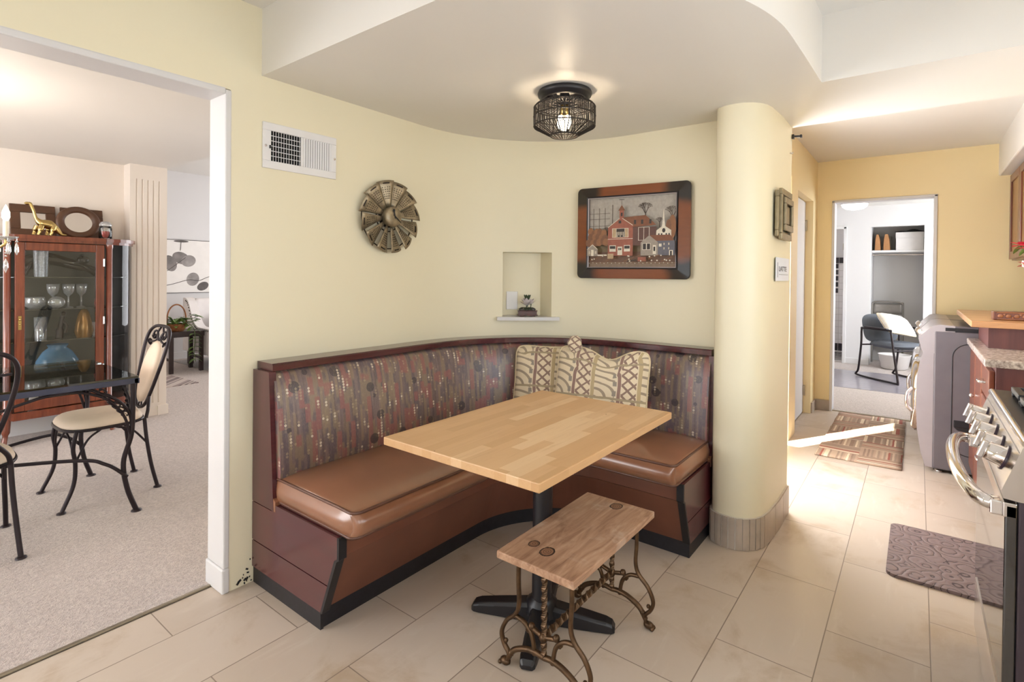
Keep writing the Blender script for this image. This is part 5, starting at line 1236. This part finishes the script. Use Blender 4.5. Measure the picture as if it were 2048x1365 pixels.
# ------------------------------------------------------------------ laundry machines
def machine(label, y0, yaw=0):
    t = thing('front_loader', label, 'washing machine', (.49, y0+.34, 0), 0, 'graphite front loaders'); w = .68
    MB().box(.09, .90, y0, y0+w, .025, .955).build('body', M['grey'], t, bevel=.012, seg=3)
    fpro = [(.092, .03), (.055, .03), (.03, .12), (.008, .28), (.0, .45), (.004, .62), (.022, .74), (.035, .80), (.092, .80)]
    MB().prism(fpro, lambda x, z: (x, y0+.004, z), lambda x, z: (x, y0+w-.004, z), True).build('front_panel', M['silver'], t, bevel=.006)
    cp_ = [(.20, .80), (.035, .80), (.022, .835), (.008, .895), (.03, .925), (.085, .985), (.12, .995), (.20, .990)]
    cp_ob = MB().prism(cp_, lambda x, z: (x, y0+.002, z), lambda x, z: (x, y0+w-.002, z), True).build('control_panel', M['silver'], t, bevel=.006)
    MB().box(.19, .90, y0+.004, y0+w-.004, .955, .990).build('lid', M['grey'], t, bevel=.008)
    MB().box(.15, .62, y0-.003, y0+.01, .955, .977).build('top_strip', M['black'], t)
    MB().lathe([(.045, 0), (.045, .02), (.038, .034), (.0001, .036)], (.035, y0+w/2, .915), 28, RY(-pi/2-.6)).build('dial', M['chrome'], cp_ob)
    R = RY(-pi/2); c = (.03, y0+w/2, .46)
    d = MB().lathe([(.27, -.03), (.275, .0), (.265, .035), (.235, .058), (.205, .052), (.195, .045)], c, 48, R, cap=False).build('door', M['chrome'], t)
    MB().lathe([(.197, .044), (.16, .03), (.10, .020), (.0001, .016)], c, 40, R).build('door_glass', M['ovengl'], d)
    mb = MB(); q = bez([(-.022, y0+.085, .54), (-.048, y0+.075, .50), (-.048, y0+.075, .42), (-.022, y0+.085, .38)], 6); mb.tube(q, .012, 8); mb.build('handle', M['chrome'], d)
    for x in (.13, .84):
        for y in (y0+.05, y0+w-.05): MB().lathe([(.022, 0), (.024, .012), (.012, .014), (.012, .03)], (x, y, 0), 14).build('foot', M['steel'], t)
    # pressed outline on the side and its black pocket
    x0, x1, z0, z1 = .188, .66, .14, .875; r = .09
    pts = [(x, y0-.0005, z) for x, z in [((x0+x1)/2+a, (z0+z1)/2+b) for a, b in rrect(x1-x0, z1-z0, r, 8)]]
    sdm = MB().tube(pts, .003, 5, True).build('side_seam', M['black'], t)
    ph = MB().box(.20, .315, y0-.006, y0+.004, .325, .37); ph.prism([(.20, .325), (.315, .325), (.30, .305), (.26, .298), (.22, .305)], lambda x, z: (x, y0-.006, z), lambda x, z: (x, y0+.004, z))
    ph.build('side_pocket', M['black'], t, bevel=.003)
    return t
dry = machine('graphite front loader with its side to the kitchen, nearest the counter', 4.545)
was = copy_tree(dry); was.location.y += .735; was['label'] = 'graphite front loader against the far yellow wall, behind the near one'

# ------------------------------------------------------------------ counter, bar, upper cabinets
kc = thing('base_cabinet', 'dark wood base cabinet with drawers under the granite worktop', 'cabinet', (.62, 3.95, 0))
MB().box(.30, .945, 3.40, 4.535, .09, .882).build('body', M['cabside'], kc, bevel=.002); MB().box(.36, .945, 3.42, 4.52, 0, .09).build('toe_kick', M['black'], kc)
for k, (z0, z1) in enumerate(((.71, .86), (.50, .695), (.29, .485), (.11, .275))):
    for (ya, yb) in ((3.415, 3.77),):
        dw = MB().box(.276, .30, ya, yb, z0, z1).build('drawer', M['cabw'], kc, bevel=.006)
        MB().tube(bez([(.276, (ya+yb)/2-.045, (z0+z1)/2), (.252, (ya+yb)/2-.035, (z0+z1)/2), (.252, (ya+yb)/2+.035, (z0+z1)/2), (.276, (ya+yb)/2+.045, (z0+z1)/2)], 5), .007, 8).build('handle', M['chrome'], dw)
for ya, yb in ((3.79, 4.15), (4.17, 4.52)):
    dw = MB().box(.276, .30, ya, yb, .11, .86).build('door', M['cabw'], kc, bevel=.006); MB().ball((.266, ya+.05, .6), .013, 10).build('knob', M['chrome'], dw)
wt = MB().box(.258, .948, 3.375, 4.537, .8825, .92); tag(wt.build('granite_worktop', M['granite'], bevel=.006), 'speckled grey granite worktop behind the stove', 'worktop')
bs = thing('bar_counter', 'raised oak bar ledge with a dark wood riser, behind the granite worktop', 'bar counter', (.6, 4.5, .92))
MB().box(.315, .948, 3.945, 3.975, .9205, 1.035).box(.315, .345, 3.975, 4.53, .9205, 1.035).build('riser', M['cabside'], bs)
MB().box(.238, .948, 3.89, 5.27, 1.035, 1.070).build('ledge', M['oak'], bs, bevel=.004)
cb = thing('carved_box', 'low dark carved wooden box lying on the oak bar ledge', 'box', (.55, 4.13, 1.0705))
MB().box(.345, .75, 4.07, 4.19, 1.0705, 1.118).build('box', M['cabw'], cb, bevel=.004)
mb = MB()
for k in range(11): mb.ball((.375+.034*k, 4.069, 1.094), .012, 8, (1.1, .35, .9)); mb.ball((.392+.034*k, 4.069, 1.094+.008*(-1)**k), .006, 6, (1, .5, 1))
mb.tube([(.36, 4.069, 1.076), (.74, 4.069, 1.076)], .0025, 5).tube([(.36, 4.069, 1.112), (.74, 4.069, 1.112)], .0025, 5); mb.build('carving', plain('carving_pale', rgb(150, 100, 70), .5), cb)
uc = thing('upper_cabinet', 'dark wood upper wall cabinet under the white soffit on the right', 'cabinet', (.78, 5.2, 1.46))
MB().box(.615, .948, 4.40, 5.995, 1.46, 2.168).build('body', M['cabw'], uc, bevel=.003)
for ya, yb in ((4.41, 4.93), (4.94, 5.46), (5.47, 5.985)):
    k = .06
    dd = MB().box(.595, .614, ya, ya+k, 1.47, 2.16).box(.595, .614, yb-k, yb, 1.47, 2.16).box(.595, .614, ya+k, yb-k, 1.47, 1.47+k).box(.595, .614, ya+k, yb-k, 2.16-k, 2.16).build('door', M['cabw'], uc, bevel=.003)
    MB().box(.606, .612, ya+k-.003, yb-k+.003, 1.52, 2.11).build('door_panel', plain('cabinet_panel', rgb(150, 112, 70), .35, var=.1), dd)
fv = thing('flower_vase', 'glass vase of red flowers on the bar ledge at the right edge', 'flowers', (.60, 4.29, 1.0705))
MB().lathe([(.045, 1.071), (.05, 1.08), (.032, 1.16), (.045, 1.24), (.042, 1.24), (.028, 1.16), (.044, 1.085), (.0001, 1.08)], (.60, 4.29, 0), 20).build('vase', M['glass'], fv)
mb = MB(); hd = []
for i in range(9):
    a = i*2.4; r = .03+.012*i; p = (.54+r*cos(a)*.8, 4.24+r*sin(a)*.7, 1.43+.05*sin(i*1.9)+.02*(i % 3)); hd.append(p)
    mb.tube(bez([(.60, 4.29, 1.09), ((.60+p[0])/2+.01, 4.285, 1.27), p], 6), .003, 5)
for i in range(12): mb.leaf(hd[i % 9], (cos(i*2.1), sin(i*2.1), -.4), .07, .03, .3)
mb.build('stems', M['leaf'], fv)
mb = MB()
for p in hd:
    for j in range(9): a = j*2*pi/9+p[0]*40; mb.leaf(p, (cos(a), sin(a), .5-.5*(j % 2)), .06, .038, .1)
mb.build('petals', M['red'], fv)
mb = MB()
for i in range(14): mb.ball((.505+.02*sin(i*2.7), 4.22+.03*cos(i*1.7), 1.36+.012*i % .11), .007, 6)
mb.tube(bez([(.60, 4.29, 1.09), (.54, 4.25, 1.25), (.475, 4.22, 1.40)], 6), .002, 4); mb.build('filler_blossom', M['petal'], fv)

# ------------------------------------------------------------------ stove
sv = thing('gas_stove', 'stainless gas stove with five front knobs and curved oven handle', 'stove', (.56, 2.13, 0))
Y0, Y1 = 1.752, 2.508
MB().box(.20, .93, Y0, Y1, .05, .885).build('body', M['side'], sv, bevel=.004)
MB().box(.225, .90, Y0+.02, Y1-.02, 0.0, .05).build('plinth', M['black'], sv)
cpn = [(.20, .765), (.172, .768), (.168, .785), (.206, .898), (.214, .91), (.26, .91), (.26, .765)]
pn = MB().prism(cpn, lambda x, z: (x, Y0-.002, z), lambda x, z: (x, Y1+.002, z)).build('control_panel', M['steel'], sv, bevel=.004)
MB().box(.214, .93, Y0, Y1, .886, .915).build('cooktop', M['black'], sv, bevel=.004)
MB().tube([(.213, Y0, .906), (.213, Y1, .906)], .010, 10).build('front_rail', M['chrome'], sv)
dr = MB().box(.176, .20, Y0+.004, Y1-.004, .24, .752).build('oven_door', M['ovengl'], sv, bevel=.004)
MB().box(.172, .199, Y0+.004, Y1-.004, .72, .757).build('door_trim', M['steel'], dr, bevel=.003)
MB().box(.173, .177, Y0+.06, Y1-.06, .245, .262).build('door_strip', M['steel'], dr)
MB().box(.176, .20, Y0+.004, Y1-.004, .065, .228).build('drawer', M['steel'], sv, bevel=.004)
hp = [(.17, Y0+.045, .735), (.135, Y0+.05, .742), (.112, Y0+.12, .750), (.098, Y0+.24, .754), (.094, (Y0+Y1)/2, .755), (.098, Y1-.24, .754), (.112, Y1-.12, .750), (.135, Y1-.05, .742), (.17, Y1-.045, .735)]
hn = MB().tube(bez(hp, 6), .017, 12).build('handle', M['chrome'], dr)
for y in (Y0+.045, Y1-.045): MB().box(.15, .178, y-.022, y+.022, .715, .752).build('handle_mount', M['chrome'], hn, bevel=.004)
nrm = Vector((-.113, 0, .038)).normalized(); RK = Vector((0, 0, 1)).rotation_difference(nrm).to_matrix()
for y in (1.87, 1.985, 2.13, 2.275, 2.39):
    c = Vector((.186, y, .838))
    kb = MB().lathe([(.031, -.004), (.031, .004), (.026, .006), (.0245, .034), (.0225, .040), (.0001, .041)], c, 28, RK).build('knob', M['chrome'], sv)
    MB().lathe([(.0335, .0), (.0335, .0035), (.030, .0045)], c, 28, RK).build('bezel', plain('knob_bezel', rgb(60, 44, 62), .3), kb)
    o = RK@Vector((0, 0, .046)); MB().obox(c+o, (.013, .047, .014), RK@RZ(pi/2)).build('grip', M['steel'], kb, bevel=.003)
for y in (1.94, 2.13, 2.32):
    mb = MB(); a, b = y-.085, y+.085
    for q in ((.25, .85, a, a+.016), (.25, .85, b-.016, b), (.25, .272, a, b), (.83, .85, a, b), (.54, .56, a, b), (.25, .85, y-.007, y+.007)): mb.box(q[0], q[1], q[2], q[3], .928, .946)
    for x in (.26, .54, .84):
        for yy in (a+.008, b-.008): mb.box(x-.008, x+.008, yy-.008, yy+.008, .914, .93)
    mb.build('grate', M['black'], sv, bevel=.004)
    for x in (.40, .70): MB().lathe([(.04, .915), (.042, .922), (.028, .926), (.0001, .927)], (x, y, 0), 20).build('burner', M['side'], sv)
mb = MB()
for k in range(3): mb.box(.22+.03*k, .24+.03*k, Y0-.0025, Y0+.002, .775, .795)
mb.build('side_vent', M['dark'], sv)

# ------------------------------------------------------------------ study: chair, closet things
mp = MB().box(-1.15, .75, 7.35, 8.75, .006, .010); tag(mp.build('chair_mat', M['matp'], bevel=.002), 'smooth grey chair mat on the carpet of the far room', 'mat')
oc = thing('sled_chair', 'blue-grey armchair on a dark tubular sled base in the far room', 'chair', (-.20, 8.30, .0135), radians(-45))
for s in (-1, 1):                                    # faces +X in its own axes
    y = s*.275
    lp = [(.30, y, .012), (.31, y, .04), (.245, y, .38), (.20, y, .625), (.165, y, .645), (-.22, y, .64), (-.255, y, .62), (-.26, y, .42), (-.30, y, .10), (-.33, y, .045), (-.29, y, .012)]
    MB().tube(bez(lp+[lp[0]], 5), .0125, 8).build('sled_frame', M['tube'], oc, local=True)
    MB().box(-.20, .15, y-.024, y+.024, .645, .668).build('armrest', M['tube'], oc, local=True, bevel=.01)
MB().tube([(.235, -.275, .40), (.235, .275, .40)], .010, 8).tube([(-.26, -.275, .42), (-.26, .275, .42)], .010, 8).build('crossbar', M['tube'], oc, local=True)
def pad(w, h, t, f):
    def g_(sg):
        def q(u, v):
            a = u*2-1; b = v*2-1; k = max(0., (1-abs(a)**6)*(1-abs(b)**6))**.4
            ss = (abs(a)**4+abs(b)**4)**.25; m = max(abs(a), abs(b)); sc = (m/ss if ss > 1e-6 else 1)
            return f(a*w/2*sc, b*h/2*sc, sg*t/2*k)
        return q
    mb = MB()
    for sg in (-1, 1): mb.grid(g_(sg), 16, 16)
    return mb
pad(.48, .48, .08, lambda a, b, c: (a, b, .445+c)).build('seat', M['bluegrey'], oc, local=True)
pad(.50, .36, .07, lambda a, b, c: (-.275-(b)*.22+c-.25*a*a*-1*.6, a, .635+b)).build('backrest', M['bluegrey'], oc, local=True)
pw = cushion(.40, .36, .13).build('scatter_pillow', [plain('speckled_linen', rgb(222, 214, 204), .9, var=.10, scale=25), M['piping']]); place(pw, (-.14, 8.21, .60), radians(-50), radians(40), radians(10)); tag(pw, 'off-white speckled pillow lying on the sled chair', 'pillow')
fc = thing('folding_chair', 'grey metal folding chair leaning inside the closet', 'chair', (-.36, 9.78, .006))
fb = [(x, 9.80, z) for x, z in [(-.55, .30), (-.55, .86), (-.53, .925), (-.48, .945), (-.24, .945), (-.19, .925), (-.17, .86), (-.17, .02)]]
MB().tube(bez(fb, 6), .013, 8).tube([(-.55, 9.80, .30), (-.55, 9.80, .02)], .013, 8).build('frame', M['foldmetal'], fc)
MB().grid(lambda u, v: (-.535+.35*u, 9.80+.03*sin(pi*u), .76+.165*v), 10, 3).build('backrest', M['foldmetal'], fc, solid=.006); MB().box(-.53, -.19, 9.79, 9.815, .28, .70).build('seat', M['foldmetal'], fc, bevel=.01)
for k, (x, wd_, tl) in enumerate(((-.525, .075, 0), (-.42, .085, .0))):
    mb = MB().prism([(0, 0), (wd_, 0), (wd_-.012, .16), (wd_-.03, .24), (.02, .24), (.008, .16)], lambda a, z: (x+a-.03*k*0, 9.70, 1.723+z), lambda a, z: (x+a, 9.95, 1.723+z))
    tag(mb.build('magazine_file', M['kraft'], bevel=.003), ['brown board magazine file at the left end of the closet shelf', 'brown board magazine file next to the white carton on the closet shelf'][k], 'file box', 'magazine files on the closet shelf')
bx_ = thing('file_carton', 'white file carton on the closet shelf', 'box', (-.10, 9.83, 1.723)); MB().box(-.265, .06, 9.68, 9.98, 1.723, 1.93).build('carton', M['boxw'], bx_, bevel=.003); MB().box(-.27, .065, 9.675, 9.985, 1.90, 1.985).build('lid', M['boxw'], bx_, bevel=.003)
mb = MB(); mb.grid(lambda u, v: (-.28+.36*u, 9.68+.26*v, 1.992+.03*sin(pi*u)*sin(pi*v)*(1+.5*sin(9*u+4*v))), 14, 8)
tag(mb.build('dark_bag', M['black'], solid=.006), 'crumpled dark bag lying on top of the white carton', 'bag')
cbx = MB().box(-.52, -.33, 9.97, 10.12, 1.723, 1.95); tag(cbx.build('grey_carton', plain('carton_grey', rgb(196, 192, 190), .8)), 'pale carton behind the brown magazine files', 'box')  # board in one even pale grey
bn_ = MB().lathe([(.13, .0), (.16, .02), (.19, .20), (.20, .21), (.185, .21), (.15, .02), (.0001, .015)], (-.22, 9.76, .006), 28); bn_o = bn_.build('laundry_tub', M['boxw'])
bn_o.location = (-.25, 9.33, .006); tag(bn_o, 'round off-white tub on the floor behind the sled chair', 'tub')
fl_ = thing('flush_light', 'frosted dome ceiling light in the far room', 'lamp', (-.73, 8.95, 2.38))
MB().lathe([(.17, 2.379), (.175, 2.36), (.165, 2.352)], (-.73, 8.95, 0), 32).build('rim', M['steel'], fl_)
MB().lathe([(.165, 2.354), (.15, 2.315), (.11, 2.285), (.05, 2.272), (.0001, 2.27)], (-.73, 8.95, 0), 32).build('dome', emit('frosted_dome', (.95, .93, .9), 1.2), fl_)

# ------------------------------------------------------------------ kitchen lamp, sun, sky, camera
kl = thing('kitchen_ceiling_lamp', 'flush round kitchen ceiling lamp out of view above', 'lamp', (-.82, .10, 2.405))
MB().lathe([(.17, 2.404), (.175, 2.385), (.16, 2.38)], (-.82, .10, 0), 32).build('rim', M['steel'], kl)
MB().lathe([(.16, 2.381), (.0001, 2.379)], (-.82, .10, 0), 32).build('diffuser', emit('kitchen_lamp', (1., .95, .86), 6.), kl)
def light(name, kind, loc, energy, col, **kw):
    d = bpy.data.lights.new(name, kind); d.energy = energy; d.color = col
    for k, v in kw.items(): setattr(d, k, v)
    o = bpy.data.objects.new(name, d); COL.objects.link(o); o.location = loc; return o
light('drum_bulb', 'POINT', (LX, LY, 1.99), 7., (1., .80, .56), shadow_soft_size=.03)
light('candle_light', 'POINT', (HX, HY, 1.75), 20., (1., .86, .76), shadow_soft_size=.12)
su = light('sun', 'SUN', (-3, -3, 6), 26., (1., .95, .88), angle=.009)
dv = Vector((.49*.6, .87*.6, -.82)); su.rotation_euler = dv.to_track_quat('-Z', 'Y').to_euler()
w = bpy.data.worlds.new('sky'); SC.world = w; w.use_nodes = True
bgn = w.node_tree.nodes['Background']; bgn.inputs[0].default_value = (.75, .86, 1., 1); bgn.inputs[1].default_value = 1.2

cam = bpy.data.cameras.new('camera'); co = bpy.data.objects.new('camera', cam); COL.objects.link(co)
F_, Y0_, YAW, PI_, RO_ = 1058.19, 558.78, .65432, -.008812, .010639
f = Vector((-sin(YAW)*cos(PI_), cos(YAW)*cos(PI_), sin(PI_))); r = Vector((cos(YAW), sin(YAW), 0)); u = r.cross(f)
r2 = r*cos(RO_)+u*sin(RO_); u2 = u*cos(RO_)-r*sin(RO_)
co.matrix_world = Matrix(((r2.x, u2.x, -f.x, 0), (r2.y, u2.y, -f.y, 0), (r2.z, u2.z, -f.z, 1.30), (0, 0, 0, 1)))
cam.sensor_width = 36.; cam.lens = F_/2048*36; cam.shift_y = -(682.5-Y0_)/2048; cam.clip_start = .02
SC.camera = co
vs_ = SC.view_settings; vs_.view_transform = 'Standard'; vs_.look = 'None'; vs_.gamma = 1.; vs_.exposure = 0.; vs_.use_curve_mapping = False
SC.cycles.max_bounces = 9; SC.cycles.diffuse_bounces = 5; SC.cycles.glossy_bounces = 4; SC.cycles.transparent_max_bounces = 16
SC.cycles.sample_clamp_indirect = 6.; SC.cycles.caustics_reflective = False; SC.cycles.caustics_refractive = False
SC.cycles.use_denoising = True
